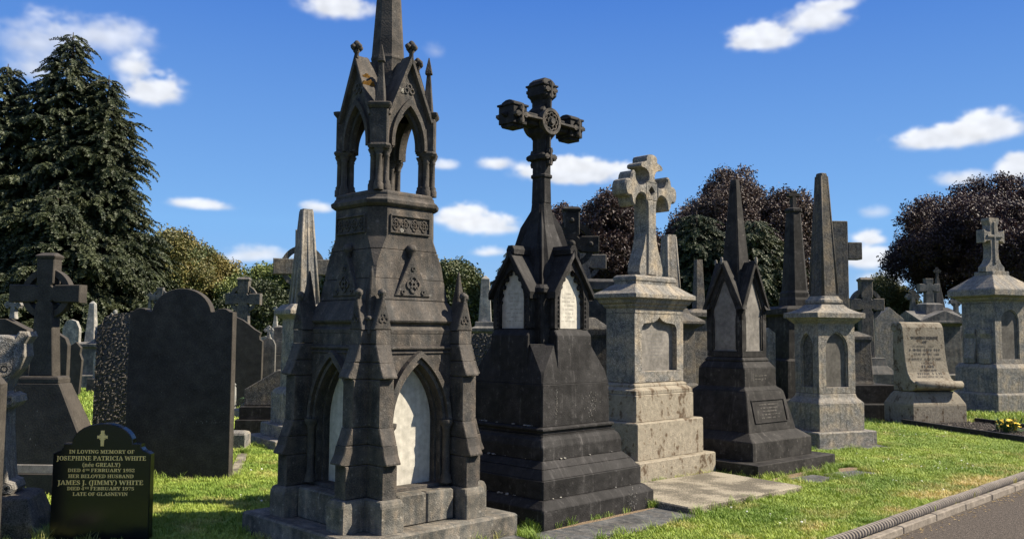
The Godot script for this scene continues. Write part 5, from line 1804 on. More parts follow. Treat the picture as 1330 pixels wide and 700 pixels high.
	pedestal(t, M.far_dark, [[-0.1, 0.55, 0.35], [0.5, 0.55, 0.35], [0.52, 0.35, 0.25], [1.2, 0.25, 0.18]])
	celtic(t, M.old_granite, 2.48, 2.96, 0.46, 0.29, 0.2, 1.18, 0.37, true)
	# slim headstone with a pierced cross
	t = thing("headstone", "grey round-topped headstone with small trefoil cross, left of the ribbed obelisk", "headstone", Vector3(9.98, 0, -17.80), -40.0, "headstones on the shaded side")
	slab_stone(t, M.far_grey, [-0.16, -0.1, 0.16, -0.1, 0.16, 1.34, 0.11, 1.45, 0.0, 1.5, -0.11, 1.45, -0.16, 1.34], 0.12)
	var tc2 := hub(t, "small_cross")
	trefoil_cross(tc2, M.far_pale, 1.66, 0.11, 1.49, 0.08)
	t = thing("pillar_stone", "banded grey stone pillar beyond the ribbed obelisk", "pillar", Vector3(10.44, 0, -18.04), -40.0)
	for k in 6:
		pedestal(t, M.far_grey, [[-0.1 + k * 0.31, 0.15], [0.19 + k * 0.31, 0.15], [0.205 + k * 0.31, 0.12]], "block")
	t = thing("sloped_tomb", "dark slope-topped tomb base on two steps left of the ribbed obelisk", "tomb", Vector3(7.20, 0, -12.85), -40.0)
	foot(t.position, -40, 0.5, 0.45)
	pedestal(t, M.black, [[-0.1, 0.40, 0.40], [0.26, 0.40, 0.40]], "step")
	pedestal(t, M.black, [[0.265, 0.35, 0.35], [0.46, 0.35, 0.35]], "step")
	st = tool()
	plate(st, poly([-0.30, 0.465, 0.30, 0.465, 0.30, 1.02, 0.20, 1.02, -0.30, 0.72]), -0.25, 0.25, NO, 0.012)
	part(t, "sloped_block", st, M.old_granite)
	# low kerb stones in the grass
	for q in [["square granite kerb block with sunlit top beside the arched slate headstone", 5.98, -11.45, 0.30, 0.25, 0.28], ["long low granite kerb block near the sloped tomb", 8.30, -15.62, 0.44, 0.17, 0.3]]:
		t = thing("kerb_block", q[0], "stone block", Vector3(q[1], 0, q[2]), -44.0, "kerb blocks in the grass")
		st = tool()
		stack(st, [[-0.1, q[3] / 2.0, q[5] / 2.0], [q[4] - 0.03, q[3] / 2.0, q[5] / 2.0], [q[4], q[3] / 2.0 - 0.04, q[5] / 2.0 - 0.04]], Vector3.ZERO, NO, 0.015)
		part(t, "block", st, M.right_granite)
		foot(t.position, -44, q[3] / 2, q[5] / 2)
	t = thing("kerb_slab", "tilted pale slab on the low granite kerb block", "slab", Vector3(8.42, 0.17, -15.56), -44.0)
	st = tool()
	box(st, Vector3(0, 0.02, 0), Vector3(0.36, 0.07, 0.3), Transform3D(Basis(Vector3(0, 0, 1), -0.12), Vector3(0, 0.02, 0)), 0.01)
	part(t, "slab_stone", st, M.slab)
	t = thing("kerb_post", "small knob-topped kerb post beside the low granite block", "post", Vector3(8.45, 0, -16.40), -44.0)
	st = tool()
	stack(st, [[-0.1, 0.06], [0.52, 0.05], [0.54, 0.035], [0.58, 0.05], [0.62, 0.02]], Vector3.ZERO, NO, 0.006)
	part(t, "post_shaft", st, M.far_pale)
	var strip := thing("edging_strip", "narrow pale stone edging strip running through the grass from the arched slate headstone", "edging", Vector3(5.32, 0, -10.12), -30.5)
	for k in 3:
		st = tool()
		box(st, Vector3(0, -0.04, -0.62 + 0.62 * k), Vector3(0.13, 0.11, 0.612), NO, 0.008)
		part(strip, "edging_stone", st, M.slab)
	foot(strip.position, -30.5, 0.08, 0.95)
	# dark headstones behind the left celtic cross
	t = thing("headstone", "dark scalloped headstone behind the left celtic cross", "headstone", Vector3(4.43, 0, -14.12), -44.0, "dark headstones on the shaded side")
	slab_stone(t, M.slate, [-0.30, -0.1, 0.20, -0.1, 0.20, 1.40, 0.16, 1.50, 0.0, 1.60, -0.12, 1.68, -0.30, 1.68], 0.10)
	t = thing("headstone", "small dark shield-shaped headstone right of the scalloped one behind the left celtic cross", "headstone", Vector3(7.84, 0, -23.42), -44.0, "dark headstones on the shaded side")
	slab_stone(t, M.slate, [-0.14, -0.1, 0.10, -0.1, 0.14, 0.5, 0.16, 0.9, 0.10, 1.05, 0.12, 1.20, 0.0, 1.34, -0.14, 1.25], 0.10)
	# small ferny weed by the kerb post
	var w := thing("fern", "small green fern sprouting beside the kerb post", "plant", Vector3(8.72, 0, -16.3))
	st = tool()
	for k in 9:
		var a := TAU * k / 9.0
		for i in 9:
			var f := i / 8.0
			var p := Vector3(cos(a) * 0.22 * f, 0.25 + 0.28 * f - 0.30 * f * f, sin(a) * 0.22 * f)
			var sd := Vector3(-sin(a), 0, cos(a)) * 0.05 * (1.0 - f * 0.7)
			var fw := Vector3(cos(a), 0, sin(a)) * 0.02
			quad(st, p - fw, p + sd, p + fw, p - sd, Vector3.UP)
		limb(st, [[Vector3(0, -0.02, 0), 0.006], [Vector3(cos(a) * 0.02, 0.25, sin(a) * 0.02), 0.004]], 4)
	part(w, "frond", st, M.stem)

# ------------------------------------------------------------------ further graves among the trees
func far_graves() -> void:
	var t := thing("obelisk", "small pale obelisk far off beside the rough granite headstone", "obelisk", Vector3(9.19, 0, -26.31), -44.0, "distant obelisks")
	pedestal(t, M.far_grey, [[-0.1, 0.45], [0.38, 0.45], [0.4, 0.30], [1.12, 0.30], [1.18, 0.36], [1.26, 0.36], [1.31, 0.2]])
	spike(t, M.far_pale, 1.31, 2.47, 0.145, 0.075, "obelisk", 0.07)
	t = thing("headstone", "pale round-topped headstone in front of the distant small obelisk", "headstone", Vector3(8.9, 0, -24.6), -44.0, "distant headstones")
	slab_stone(t, M.far_pale, [-0.22, 0.36, 0.22, 0.36, 0.22, 1.02, 0.12, 1.14, 0.0, 1.17, -0.12, 1.14, -0.22, 1.02], 0.14)
	pedestal(t, M.far_dark, [[-0.1, 0.32, 0.22], [0.36, 0.30, 0.20]], "base_step")
	t = thing("cross_headstone", "distant grey wheel cross peeping over the arched slate headstone", "cross", Vector3(12.66, 0, -29.93), -44.0, "distant crosses")
	pedestal(t, M.far_grey, [[-0.1, 0.5, 0.35], [0.9, 0.5, 0.35], [1.0, 0.3, 0.2]])
	celtic(t, M.far_grey, 2.78, 3.12, 0.36, 0.20, 0.18, 0.98, 0.26, false)
	t = thing("spire_memorial", "distant thin spire with a cross just left of the distant wheel cross", "memorial", Vector3(12.40, 0, -30.18), -44.0, "distant spires")
	pedestal(t, M.far_grey, [[-0.1, 0.3], [1.2, 0.28], [1.3, 0.16]])
	spike(t, M.far_grey, 1.3, 2.75, 0.12, 0.03, "spire")
	trefoil_cross(t, M.far_grey, 2.86, 0.10, 2.72, 0.06)
	t = thing("spire_memorial", "distant thin pale spire left of the ribbed obelisk pedestal", "memorial", Vector3(15.47, 0, -27.16), -44.0, "distant spires")
	pedestal(t, M.far_grey, [[-0.1, 0.4], [0.9, 0.38], [1.0, 0.42], [1.1, 0.42], [1.2, 0.2]])
	spike(t, M.far_pale, 1.2, 2.34, 0.13, 0.03, "spire")
	trefoil_cross(t, M.far_pale, 2.42, 0.09, 2.3, 0.06)
	# angel statue, far away
	t = thing("angel_statue", "tiny weathered angel statue above the rough granite headstone", "statue", Vector3(9.65, 0, -25.85), -40.0)
	pedestal(t, M.far_grey, [[-0.1, 0.3], [1.5, 0.28], [1.55, 0.32], [1.6, 0.32]])
	var st := tool()
	lathe(st, [[0.15, 1.6], [0.14, 1.75], [0.10, 1.95], [0.11, 2.05], [0.05, 2.10], [0.06, 2.14], [0.055, 2.20], [0.01, 2.23]], Vector3.ZERO, 10)
	part(t, "robed_figure", st, M.far_pale)
	for s in [-1.0, 1.0]:
		st = tool()
		plate(st, poly([s * 0.02, 1.80, s * 0.20, 1.70, s * 0.22, 2.0, s * 0.14, 2.14, s * 0.05, 2.08]), -0.12, -0.07, NO, 0.01)
		part(t, "wing", st, M.far_pale)
	# crosses and spire over the pediment tomb
	t = thing("cross_headstone", "stocky distant grey cross directly over the pediment tomb", "cross", Vector3(31.35, 0, -11.50), -40.0, "distant crosses")
	pedestal(t, M.far_grey, [[-0.1, 0.5], [1.8, 0.4], [2.4, 0.3]])
	celtic(t, M.far_grey, 3.30, 3.62, 0.36, 0.26, 0.2, 2.38, 0.0, false)
	t = thing("spire_memorial", "distant slate spire topped by a small cross, behind the pediment tomb", "memorial", Vector3(36.82, 0, -13.15), -40.0, "distant spires")
	pedestal(t, M.far_dark, [[-0.1, 0.6], [2.6, 0.55], [2.8, 0.25]])
	spike(t, M.far_dark, 2.8, 4.1, 0.20, 0.03, "spire")
	trefoil_cross(t, M.far_dark, 4.25, 0.16, 4.05, 0.07)
	t = thing("cross_headstone", "little distant grey cross left of the stocky one", "cross", Vector3(31.14, 0, -11.95), -40.0, "distant crosses")
	pedestal(t, M.far_grey, [[-0.1, 0.4], [2.2, 0.3], [2.5, 0.2]])
	trefoil_cross(t, M.far_grey, 3.0, 0.26, 2.5, 0.12)
	t = thing("cross_headstone", "distant pierced wheel cross right of the slate spire", "cross", Vector3(31.87, 0, -10.80), -40.0, "distant crosses")
	pedestal(t, M.far_grey, [[-0.1, 0.4], [2.0, 0.3], [2.2, 0.2]])
	celtic(t, M.far_grey, 2.82, 3.05, 0.22, 0.13, 0.12, 2.2, 0.17, false)
	# small stones too far off to tell apart
	var r := RandomNumberGenerator.new()
	r.seed = 5
	for q in [[33.0, -13.4, 1.9], [34.6, -13.0, 2.3], [36.0, -14.6, 2.1], [38.5, -14.2, 2.6], [40.0, -16.0, 2.4], [33.8, -11.2, 1.8], [35.5, -10.6, 2.0], [42.0, -15.2, 2.5]]:
		t = thing("distant_headstone", "tiny distant grey headstone in the cluster beyond the pediment tomb", "headstone", Vector3(q[0], 0, q[1]), -40.0 + r.randf_range(-8, 8), "tiny distant headstones")
		var w := r.randf_range(0.28, 0.42)
		slab_stone(t, M.far_grey if r.randf() < 0.6 else M.far_pale, [-w, -0.1, w, -0.1, w, q[2] * 0.85, w * 0.6, q[2] * 0.97, 0.0, q[2], -w * 0.6, q[2] * 0.97, -w, q[2] * 0.85], 0.16)
	for q in [[16.6, -29.0, 1.7], [17.8, -31.0, 1.9], [14.2, -25.5, 1.5], [11.0, -29.5, 1.8], [10.2, -31.0, 2.0]]:
		t = thing("distant_headstone", "tiny distant pale headstone under the trees left of the gothic monument", "headstone", Vector3(q[0], 0, q[1]), -44.0 + r.randf_range(-8, 8), "tiny pale headstones under the trees")
		var w := r.randf_range(0.25, 0.4)
		slab_stone(t, M.far_pale, [-w, -0.1, w, -0.1, w, q[2] * 0.85, w * 0.6, q[2] * 0.97, 0.0, q[2], -w * 0.6, q[2] * 0.97, -w, q[2] * 0.85], 0.16)

# ------------------------------------------------------------------ trees
func clump_mesh(sd: int, leaves: int, R: float, size: float, flat := 0.75) -> ArrayMesh:
	var r := RandomNumberGenerator.new()
	r.seed = sd
	var st := tool()
	for i in leaves:
		var d := Vector3(r.randfn(), r.randfn() * flat, r.randfn()).normalized() * R * pow(r.randf(), 0.45)
		var n := Vector3(r.randfn() * 0.7, r.randf_range(0.1, 1.0), r.randfn() * 0.7).normalized()
		var u := n.cross(Vector3(r.randfn(), r.randfn(), r.randfn())).normalized()
		var v := n.cross(u)
		var s := size * r.randf_range(0.65, 1.25)
		var k := r.randf_range(0.72, 1.25)
		st.set_color(Color(k * r.randf_range(0.92, 1.1), k, k * r.randf_range(0.8, 1.1)))
		quad(st, d - u * s, d - v * s * 0.55 + n * s * 0.1, d + u * s, d + v * s * 0.55 + n * s * 0.1, n)
	return mesh_of(st)

func spray_mesh(sd: int) -> ArrayMesh:
	# a drooping conifer twig: narrow blades along a hanging spine
	var r := RandomNumberGenerator.new()
	r.seed = sd
	var st := tool()
	for i in 34:
		var f := i / 33.0
		var p := Vector3(0, -0.28 * f * f - 0.04 * f, f * 0.75)
		for s in [-1.0, 1.0]:
			var dir := Vector3(s * r.randf_range(0.5, 1.0), r.randf_range(-0.9, -0.05), r.randf_range(0.2, 0.9)).normalized()
			var l := 0.26 * (1.0 - f * 0.6) * r.randf_range(0.6, 1.2)
			var w := dir.cross(Vector3(r.randfn(), r.randfn(), r.randfn())).normalized() * 0.026
			var k := r.randf_range(0.7, 1.3)
			st.set_color(Color(k, k, k * 0.95))
			quad(st, p - w, p + dir * l * 0.5 - w * 1.3, p + dir * l, p + dir * l * 0.5 + w, Vector3.UP)
	return mesh_of(st)

func multi(parent: Node, called: String, mesh: Mesh, xfs: Array, cols: Array, mat: Material) -> MultiMeshInstance3D:
	var mm := MultiMesh.new()
	mm.transform_format = MultiMesh.TRANSFORM_3D
	mm.use_colors = true
	mm.mesh = mesh
	mm.instance_count = xfs.size()
	for i in xfs.size():
		mm.set_instance_transform(i, xfs[i])
		mm.set_instance_color(i, cols[i])
	var o := MultiMeshInstance3D.new()
	o.name = called
	o.multimesh = mm
	o.material_override = mat
	parent.add_child(o, true)
	return o

var clumps := []
var sprays := []

func broadleaf(called: String, label: String, at: Vector3, h: float, spread: float, base: float, cols: Array, count: int, sd: int, lobes := 26, squash := 1.0, group := "trees behind the graves") -> void:
	var r := RandomNumberGenerator.new()
	r.seed = sd
	var t := thing(called, label, "tree", at, 0.0, group)
	var cy := (h + base) / 2.0
	var ry := (h - base) / 2.0
	var blobs := [[Vector3(0, cy, 0), Vector3(spread * 0.72, ry * 0.78, spread * 0.72), 1.6]]
	for i in lobes:
		var d := Vector3(r.randfn(), r.randfn() * 0.8 + 0.15, r.randfn()).normalized()
		var k := r.randf_range(0.62, 0.80)
		var s := r.randf_range(0.20, 0.38)
		blobs.append([Vector3(d.x * spread * k, cy + d.y * ry * k * squash, d.z * spread * k), Vector3(spread * s, ry * s * r.randf_range(0.8, 1.2), spread * s), s * 3.0])
	var total := 0.0
	for b in blobs: total += b[2]
	var n := FastNoiseLite.new()
	n.seed = sd; n.frequency = 1.3 / spread
	var groups := []
	var gcol := []
	for i in count:
		var q := r.randf() * total
		var b = blobs[0]
		for bb in blobs:
			q -= bb[2]
			if q <= 0.0:
				b = bb
				break
		var d := Vector3(r.randfn(), r.randfn(), r.randfn()).normalized()
		var rad := lerpf(0.62, 1.02, pow(r.randf(), 0.6))
		var p: Vector3 = b[0] + d * b[1] * rad
		if n.get_noise_3dv(p) < -0.30: continue
		if p.y < base * 0.75: continue
		var s := r.randf_range(0.75, 1.25)
		groups.append(Transform3D(Basis.from_euler(Vector3(r.randf_range(-0.4, 0.4), r.randf() * TAU, r.randf_range(-0.4, 0.4))).scaled(Vector3.ONE * s), p))
		var m := clampf(0.5 + n.get_noise_3dv(p * 1.7 + Vector3(50, 0, 0)) * 0.9 + r.randf_range(-0.3, 0.3), 0.0, 1.0)
		var c: Color = cols[0].lerp(cols[1], m)
		gcol.append(c)
	multi(t, "crown", clumps[sd % 3], groups, gcol, M.leaf).set_meta("kind", "stuff")
	var st := tool()
	var tr := h * 0.028
	limb(st, [[Vector3(0, -0.2, 0), tr * 1.5], [Vector3(0, 0.5, 0), tr * 1.1], [Vector3(0.02 * h, base + ry * 0.4, 0), tr * 0.85], [Vector3(0.01 * h, cy + ry * 0.3, 0.01 * h), tr * 0.4]])
	part(t, "trunk", st, M.bark)
	for i in 7:
		st = tool()
		var b = blobs[1 + r.randi() % (blobs.size() - 1)]
		var y0 := lerpf(base * 0.8, cy, r.randf())
		limb(st, [[Vector3(0.015 * h, y0, 0), tr * 0.45], [b[0] * Vector3(0.5, 0, 0.5) + Vector3(0, lerpf(y0, b[0].y, 0.6), 0), tr * 0.3], [b[0], tr * 0.1]], 5)
		part(t, "limb", st, M.bark)

func conifer(called: String, label: String, at: Vector3, h: float, rmax: float, cols: Array, sd: int, fall := 0.85, group := "dark conifers") -> void:
	var r := RandomNumberGenerator.new()
	r.seed = sd
	var t := thing(called, label, "tree", at, 0.0, group)
	var xfs := []
	var cc := []
	var n := FastNoiseLite.new()
	n.seed = sd; n.frequency = 0.35
	var st := tool()
	limb(st, [[Vector3(0, -0.2, 0), h * 0.026], [Vector3(0, h * 0.5, 0), h * 0.014], [Vector3(0, h, 0), 0.02]])
	part(t, "trunk", st, M.bark)
	var y := h * 0.05
	var boughs := tool()
	while y < h - 0.1:
		var f := y / h
		var L := rmax * pow(1.0 - f, fall) + 0.12
		var nb := 8 if f < 0.85 else 5
		var off := r.randf() * TAU
		for k in nb:
			var az := off + TAU * (k + r.randf_range(-0.35, 0.35)) / nb
			var dir := Vector3(cos(az), 0, sin(az))
			var len := L * r.randf_range(0.62, 1.12) * (1.0 + 0.75 * n.get_noise_3d(cos(az) * 3.0, y * 0.9, sin(az) * 3.0))
			var drop := r.randf_range(0.10, 0.34)
			var rise := r.randf_range(0.0, 0.25)
			var steps := int(len / 0.30) + 1
			var prev := Vector3(0, y, 0)
			for i in range(1, steps + 1):
				var u := float(i) / steps
				var p := Vector3(0, y, 0) + dir * len * u + Vector3(0, rise * len * u - drop * len * u * u, 0)
				if u > 0.25:
					for s in [-1.0, 0.0, 1.0]:
						if s != 0.0 and (u > 0.97 or r.randf() < 0.25): continue
						var yaw: float = -az + PI / 2.0 + s * r.randf_range(0.5, 1.1)
						var sc := r.randf_range(0.75, 1.25) * (0.75 + 0.35 * minf(len / 3.0, 1.0))
						var bs := Basis(Vector3.UP, yaw) * Basis(Vector3.RIGHT, r.randf_range(-0.1, 0.45)) * Basis(Vector3(0, 0, 1), r.randf_range(-0.5, 0.5))
						xfs.append(Transform3D(bs.scaled(Vector3.ONE * sc), p))
						var m := clampf(0.45 + n.get_noise_3dv(p * 2.0) * 0.9 + r.randf_range(-0.35, 0.35) + (u - 0.6) * 0.2, 0.0, 1.0)
						cc.append((cols[0] as Color).lerp(cols[1], m))
				prev = p
			if len > 1.0 and r.randf() < 0.5: limb(boughs, [[Vector3(0, y, 0), 0.05], [Vector3(0, y, 0) + dir * len * 0.8 + Vector3(0, rise * len * 0.8 - drop * len * 0.64, 0), 0.012]], 4)
		y += 0.31 if f < 0.8 else 0.24
	part(t, "boughs", boughs, M.bark)
	multi(t, "crown", sprays[sd % 2], xfs, cc, M.leaf).set_meta("kind", "stuff")

func make_trees() -> void:
	for k in 3: clumps.append(clump_mesh(11 + k, 120, 0.68, 0.094))
	for k in 2: sprays.append(spray_mesh(21 + k))
	var pine := [Color(0.022, 0.034, 0.012), Color(0.062, 0.074, 0.028)]
	conifer("conifer_tree", "tallest dark drooping conifer of the left-hand group", Vector3(15.35, 0, -48.4), 17.2, 4.7, pine, 2, 0.70)
	conifer("conifer_tree", "dark conifer leader rising right of the tallest conifer", Vector3(16.6, 0, -46.6), 14.8, 3.3, pine, 5, 0.66)
	conifer("conifer_tree", "dark conifer at the left edge behind the celtic cross", Vector3(12.9, 0, -50.4), 15.4, 4.8, pine, 8, 0.72)
	conifer("conifer_tree", "short thick conifer filling the foot of the left-hand group", Vector3(14.1, 0, -45.6), 8.6, 3.8, pine, 13, 0.5)
	conifer("conifer_tree", "low dark conifer between the tall conifers and the yellowing tree", Vector3(19.6, 0, -50.2), 7.2, 3.2, [Color(0.02, 0.034, 0.012), Color(0.06, 0.075, 0.025)], 16, 0.5)
	var autumn := [Color(0.050, 0.078, 0.018), Color(0.205, 0.160, 0.042)]
	broadleaf("deciduous_tree", "rounded tree with yellow and brown autumn tints beside the conifers", Vector3(26.3, 0, -61.4), 8.9, 4.3, 1.2, autumn, 2300, 31)
	broadleaf("deciduous_tree", "yellowest small tree behind the arched slate headstone", Vector3(30.0, 0, -61.5), 6.9, 2.3, 0.8, [Color(0.11, 0.12, 0.03), Color(0.23, 0.17, 0.04)], 900, 32)
	broadleaf("deciduous_tree", "light green bushy tree behind the grey capped celtic cross", Vector3(30.6, 0, -55.6), 6.5, 2.9, 0.5, [Color(0.085, 0.13, 0.028), Color(0.20, 0.23, 0.055)], 1300, 33)
	broadleaf("deciduous_tree", "mid green tree left of the ribbed obelisk", Vector3(32.2, 0, -53.0), 6.6, 2.6, 0.5, [Color(0.07, 0.115, 0.025), Color(0.16, 0.19, 0.045)], 1100, 34)
	broadleaf("deciduous_tree", "dark green rounded tree behind the ribbed obelisk", Vector3(33.0, 0, -47.6), 7.8, 3.3, 0.5, [Color(0.028, 0.05, 0.014), Color(0.07, 0.09, 0.026)], 1600, 35)
	broadleaf("deciduous_tree", "dark tree just behind the gothic monument's left side", Vector3(27.6, 0, -49.6), 4.4, 2.6, 0.3, [Color(0.022, 0.036, 0.012), Color(0.055, 0.07, 0.022)], 1000, 36)
	broadleaf("deciduous_tree", "green tree seen between the gothic monument and the pale small obelisk", Vector3(37.6, 0, -44.2), 6.3, 2.7, 0.4, [Color(0.035, 0.06, 0.016), Color(0.095, 0.105, 0.03)], 1300, 37)
	conifer("conifer_tree", "dark conifer behind the black cross monument's left gable", Vector3(39.4, 0, -39.4), 7.2, 2.2, pine, 41, 0.55)
	conifer("conifer_tree", "second dark conifer, behind the black cross monument", Vector3(42.3, 0, -38.6), 6.2, 2.2, pine, 44, 0.55)
	var copper := [Color(0.030, 0.017, 0.017), Color(0.070, 0.038, 0.032)]
	broadleaf("copper_beech", "dark purple copper beech between the black cross and the pale granite cross", Vector3(46.4, 0, -38.9), 11.1, 4.3, 1.5, copper, 2500, 51, 30)
	conifer("conifer_tree", "green yew under the copper beech left of the pale granite cross", Vector3(44.6, 0, -35.4), 4.6, 1.9, [Color(0.025, 0.045, 0.012), Color(0.075, 0.09, 0.025)], 52, 0.5)
	broadleaf("copper_beech", "tall copper beech behind the gabled spire monument", Vector3(59.5, 0, -35.4), 14.0, 6.2, 2.0, [Color(0.036, 0.023, 0.020), Color(0.090, 0.056, 0.042)], 3000, 53, 34)
	conifer("yew_tree", "dark green yew left of the gabled spire monument", Vector3(44.2, 0, -29.3), 9.0, 3.1, [Color(0.014, 0.026, 0.010), Color(0.042, 0.058, 0.022)], 55, 0.45)
	conifer("yew_tree", "dark green yew between the gabled spire and the tapering column", Vector3(45.1, 0, -26.0), 8.3, 2.8, [Color(0.020, 0.034, 0.010), Color(0.062, 0.074, 0.022)], 58, 0.45)
	broadleaf("copper_beech", "wide-spreading dark copper beech on the far right", Vector3(75.6, 0, -23.4), 14.2, 8.6, 3.6, [Color(0.024, 0.013, 0.016), Color(0.060, 0.032, 0.030)], 3800, 61, 40, 0.9)
	broadleaf("deciduous_tree", "pale green distant tree between the large plain cross and the pediment tomb", Vector3(80.9, 0, -33.1), 7.4, 2.6, 1.0, [Color(0.06, 0.085, 0.03), Color(0.15, 0.15, 0.055)], 900, 63)
	# far shrubbery closing the view between the graves
	var spots := [[24.0, -66.0, 5.2, 3.4], [21.0, -62.0, 4.6, 3.4], [34.5, -58.0, 4.6, 3.2], [38.0, -50.0, 3.8, 3.0], [42.5, -46.5, 3.9, 3.0], [49.0, -44.0, 4.2, 3.4], [53.0, -38.0, 4.0, 3.2], [57.0, -31.0, 3.6, 3.2], [64.0, -31.5, 3.4, 3.4], [70.0, -32.0, 3.3, 3.6], [77.0, -31.0, 3.3, 3.8], [80.0, -26.0, 3.4, 3.8], [84.0, -21.0, 3.4, 4.0]]
	var words := ["leftmost low shrub under the yellowing tree", "low shrub under the short conifer's right side", "green shrub right of the light green bushy tree", "green shrub left behind the gothic monument", "green shrub beside the pale small obelisk's tree", "green shrub beneath the first copper beech", "green shrub beneath the tall copper beech's left side", "green shrub behind the yews", "green shrub behind the tapering column", "green shrub behind the large plain cross", "green shrub beside the pale distant tree", "green shrub under the far right copper beech's left side", "green shrub under the far right copper beech's right side"]
	for i in spots.size():
		var q = spots[i]
		broadleaf("shrub", words[i], Vector3(q[0], 0, q[1]), q[2], q[3], 0.1, [Color(0.024, 0.040, 0.012), Color(0.075, 0.09, 0.026)], 520, 70 + i, 12, 1.0, "shrubs closing the view")

# ------------------------------------------------------------------ grass
func tuft_mesh(sd: int, blades: int, R: float, h: float, w: float) -> ArrayMesh:
	var r := RandomNumberGenerator.new()
	r.seed = sd
	var st := tool()
	for i in blades:
		var a := r.randf() * TAU
		var p := Vector3(cos(a), 0, sin(a)) * R * sqrt(r.randf())
		var b := r.randf() * TAU
		var lean := Vector3(cos(b), 0, sin(b)) * h * r.randf_range(0.3, 1.1)
		var hh := h * r.randf_range(0.55, 1.2)
		var sd2 := Vector3(-sin(b), 0, cos(b)) * w * r.randf_range(0.7, 1.3)
		var k := r.randf_range(0.75, 1.25)
		st.set_color(Color(k * r.randf_range(0.9, 1.25), k, k * r.randf_range(0.7, 1.1)))
		var m := p + lean * 0.4 + Vector3(0, hh * 0.62, 0)
		quad(st, p - sd2 + Vector3(0, -0.02, 0), p + sd2 + Vector3(0, -0.02, 0), m + sd2 * 0.8, m - sd2 * 0.8, Vector3.UP)
		tri(st, m - sd2 * 0.8, m + sd2 * 0.8, p + lean + Vector3(0, hh, 0), Vector3.UP)
	return mesh_of(st)

func on_stone(x: float, z: float, grow: float) -> bool:
	for f in feet:
		var dx: float = x - f[0]
		var dz: float = z - f[1]
		if absf(dx) > 2.2 or absf(dz) > 2.2: continue
		var c := cos(f[2])
		var s := sin(f[2])
		if absf(dx * c - dz * s) < f[3] + grow and absf(dx * s + dz * c) < f[4] + grow: return true
	return false

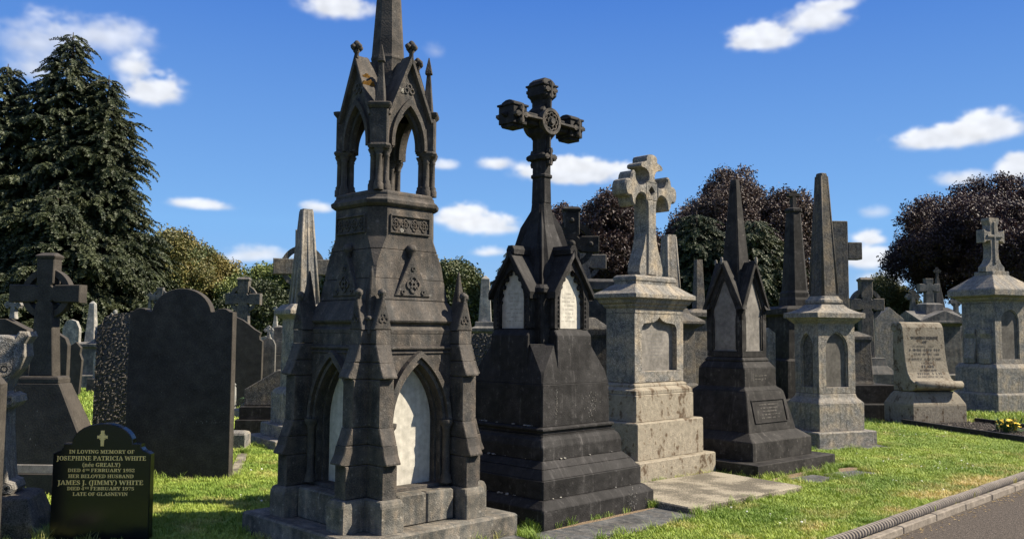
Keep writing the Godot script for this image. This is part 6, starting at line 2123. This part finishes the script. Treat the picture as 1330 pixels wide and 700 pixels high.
func make_grass() -> void:
	var r := RandomNumberGenerator.new()
	r.seed = 91
	var near := tuft_mesh(5, 22, 0.065, 0.032, 0.0026)
	var far := tuft_mesh(6, 16, 0.13, 0.065, 0.006)
	var tall := tuft_mesh(7, 16, 0.035, 0.10, 0.0026)
	var n := FastNoiseLite.new()
	n.seed = 12; n.frequency = 0.55; n.fractal_octaves = 3
	var n2 := FastNoiseLite.new()
	n2.seed = 15; n2.frequency = 2.6; n2.fractal_octaves = 2
	var near_x := []
	var near_c := []
	var far_x := []
	var far_c := []
	var tall_x := []
	var tall_c := []
	var g0 := Color(0.165, 0.265, 0.032)
	var g1 := Color(0.34, 0.425, 0.072)
	var dry := Color(0.66, 0.50, 0.24)
	var col := func(x: float, z: float) -> Color:
		var a := clampf(0.5 + n.get_noise_2d(x, z) * 1.1 + n2.get_noise_2d(x, z) * 0.35 + r.randf_range(-0.25, 0.25), 0.0, 1.0)
		var c := g0.lerp(g1, a)
		# scorched turf in patches beside the kerb
		var band := clampf(1.0 - absf(z + 3.45) / 0.42, 0.0, 1.0)
		var d := band * smoothstep(-0.08, 0.18, n.get_noise_2d(x * 1.3 + 40.0, z * 1.3) + n2.get_noise_2d(x + 9.0, z) * 0.25)
		var d2 := smoothstep(0.30, 0.52, n2.get_noise_2d(x * 0.5 - 30.0, z * 0.5)) * 0.35
		return c.lerp(dry, clampf(maxf(d, d2) * r.randf_range(0.6, 1.2), 0.0, 0.95))
	# lawn near by: the strip along the path, the patch left of the gothic monument
	var tries := 0
	var cam := Vector2(0.0, 0.0)
	var fwd := Vector2(0.702, -0.712)
	while near_x.size() < 62000 and tries < 400000:
		tries += 1
		var dist := sqrt(r.randf_range(16.0, 330.0))
		var ang := r.randf_range(-0.60, 0.60)
		var d := fwd.rotated(ang) * dist
		if d.y > -3.27: continue
		if r.randf() > clampf(9.0 / dist, 0.28, 1.0): continue
		if on_stone(d.x, d.y, 0.035): continue
		var s := r.randf_range(0.7, 1.25) * clampf(dist / 8.0, 1.0, 1.9)
		near_x.append(Transform3D(Basis(Vector3.UP, r.randf() * TAU).scaled(Vector3(s, r.randf_range(0.7, 1.3) * minf(s, 1.3), s)), Vector3(d.x, -0.006, d.y)))
		near_c.append(col.call(d.x, d.y))
	for i in 42000:
		var dist := sqrt(r.randf_range(280.0, 2600.0))
		var d := fwd.rotated(r.randf_range(-0.58, 0.58)) * dist
		if d.y > -3.3 or on_stone(d.x, d.y, 0.02): continue
		var s := r.randf_range(0.9, 1.4) * clampf(dist / 20.0, 1.0, 2.2)
		far_x.append(Transform3D(Basis(Vector3.UP, r.randf() * TAU).scaled(Vector3(s, minf(s, 1.2), s)), Vector3(d.x, -0.008, d.y)))
		far_c.append(col.call(d.x, d.y))
	# longer grass the mower misses, against stones
	for f in feet:
		var per: float = (f[3] + f[4]) * 4.0
		if Vector2(f[0], f[1]).length() > 17.0: continue
		for i in int(per * 38.0):
			var u := r.randf_range(-1.0, 1.0)
			var side := r.randi() % 4
			var lx: float = u * f[3] if side < 2 else (f[3] + r.randf_range(0.0, 0.05)) * (1.0 if side == 2 else -1.0)
			var lz: float = (f[4] + r.randf_range(0.0, 0.05)) * (1.0 if side == 0 else -1.0) if side < 2 else u * f[4]
			var c := cos(f[2])
			var s := sin(f[2])
			var x: float = f[0] + lx * c + lz * s
			var z: float = f[1] - lx * s + lz * c
			if z > -3.3 or on_stone(x, z, -0.005): continue
			if n2.get_noise_2d(x * 2.0, z * 2.0) < -0.05: continue
			var k := r.randf_range(0.5, 1.1)
			tall_x.append(Transform3D(Basis(Vector3.UP, r.randf() * TAU).scaled(Vector3.ONE * k), Vector3(x, -0.006, z)))
			tall_c.append(col.call(x, z))
	for q in [["lawn_grass", near, near_x, near_c, "short mown lawn grass along the path and between the graves"], ["distant_grass", far, far_x, far_c, "grass among the far graves"], ["edge_grass", tall, tall_x, tall_c, "longer grass left against the foot of the stones"]]:
		var o := multi(self, q[0], q[1], q[2], q[3], M.grass)
		o.set_meta("kind", "stuff")
		tag(o, q[4], "grass")
	# a few daisies in the turf and dry leaves blown against the kerb
	var dm := tool()
	for k in 8:
		var a := TAU * k / 8.0
		tri(dm, Vector3(0, 0.004, 0), Vector3(cos(a - 0.3), 0, sin(a - 0.3)) * 0.011, Vector3(cos(a + 0.3), 0, sin(a + 0.3)) * 0.011, Vector3.UP)
	limb(dm, [[Vector3(0, -0.05, 0), 0.001], [Vector3(0, 0.003, 0), 0.001]], 3)
	var dx := []
	var dc := []
	for i in 900:
		var p := Vector2(r.randf_range(4.0, 16.0), r.randf_range(-9.5, -3.4))
		if n.get_noise_2d(p.x * 0.8 + 7.0, p.y * 0.8) < 0.12 or on_stone(p.x, p.y, 0.02): continue
		dx.append(Transform3D(Basis.from_euler(Vector3(r.randf_range(-0.5, 0.5), r.randf() * TAU, r.randf_range(-0.5, 0.5))), Vector3(p.x, r.randf_range(0.030, 0.048), p.y)))
		dc.append(Color(0.75, 0.74, 0.68))
	var da := multi(self, "daisies", mesh_of(dm), dx, dc, M.grass)
	da.set_meta("kind", "stuff")
	tag(da, "tiny white daisies dotted through the lawn", "daisies")
	var lm := tool()
	quad(lm, Vector3(-0.022, 0, 0), Vector3(0, 0.006, -0.012), Vector3(0.022, 0.002, 0), Vector3(0, 0.004, 0.012), Vector3.UP)
	var lx := []
	var lc := []
	for i in 260:
		var x := r.randf_range(5.5, 13.0)
		var z := -3.10 + absf(r.randfn()) * 0.07
		lx.append(Transform3D(Basis(Vector3.UP, r.randf() * TAU).scaled(Vector3.ONE * r.randf_range(0.25, 0.9)), Vector3(x, -0.070, z)))
		lc.append(Color(0.26, 0.17, 0.07).lerp(Color(0.40, 0.30, 0.14), r.randf()))
	var la := multi(self, "leaf_litter", mesh_of(lm), lx, lc, M.grass)
	la.set_meta("kind", "stuff")
	tag(la, "scraps of dry brown leaf litter on the path along the kerb", "leaf litter")
	print("grass ", near_x.size(), " ", far_x.size(), " ", tall_x.size(), " tries ", tries)
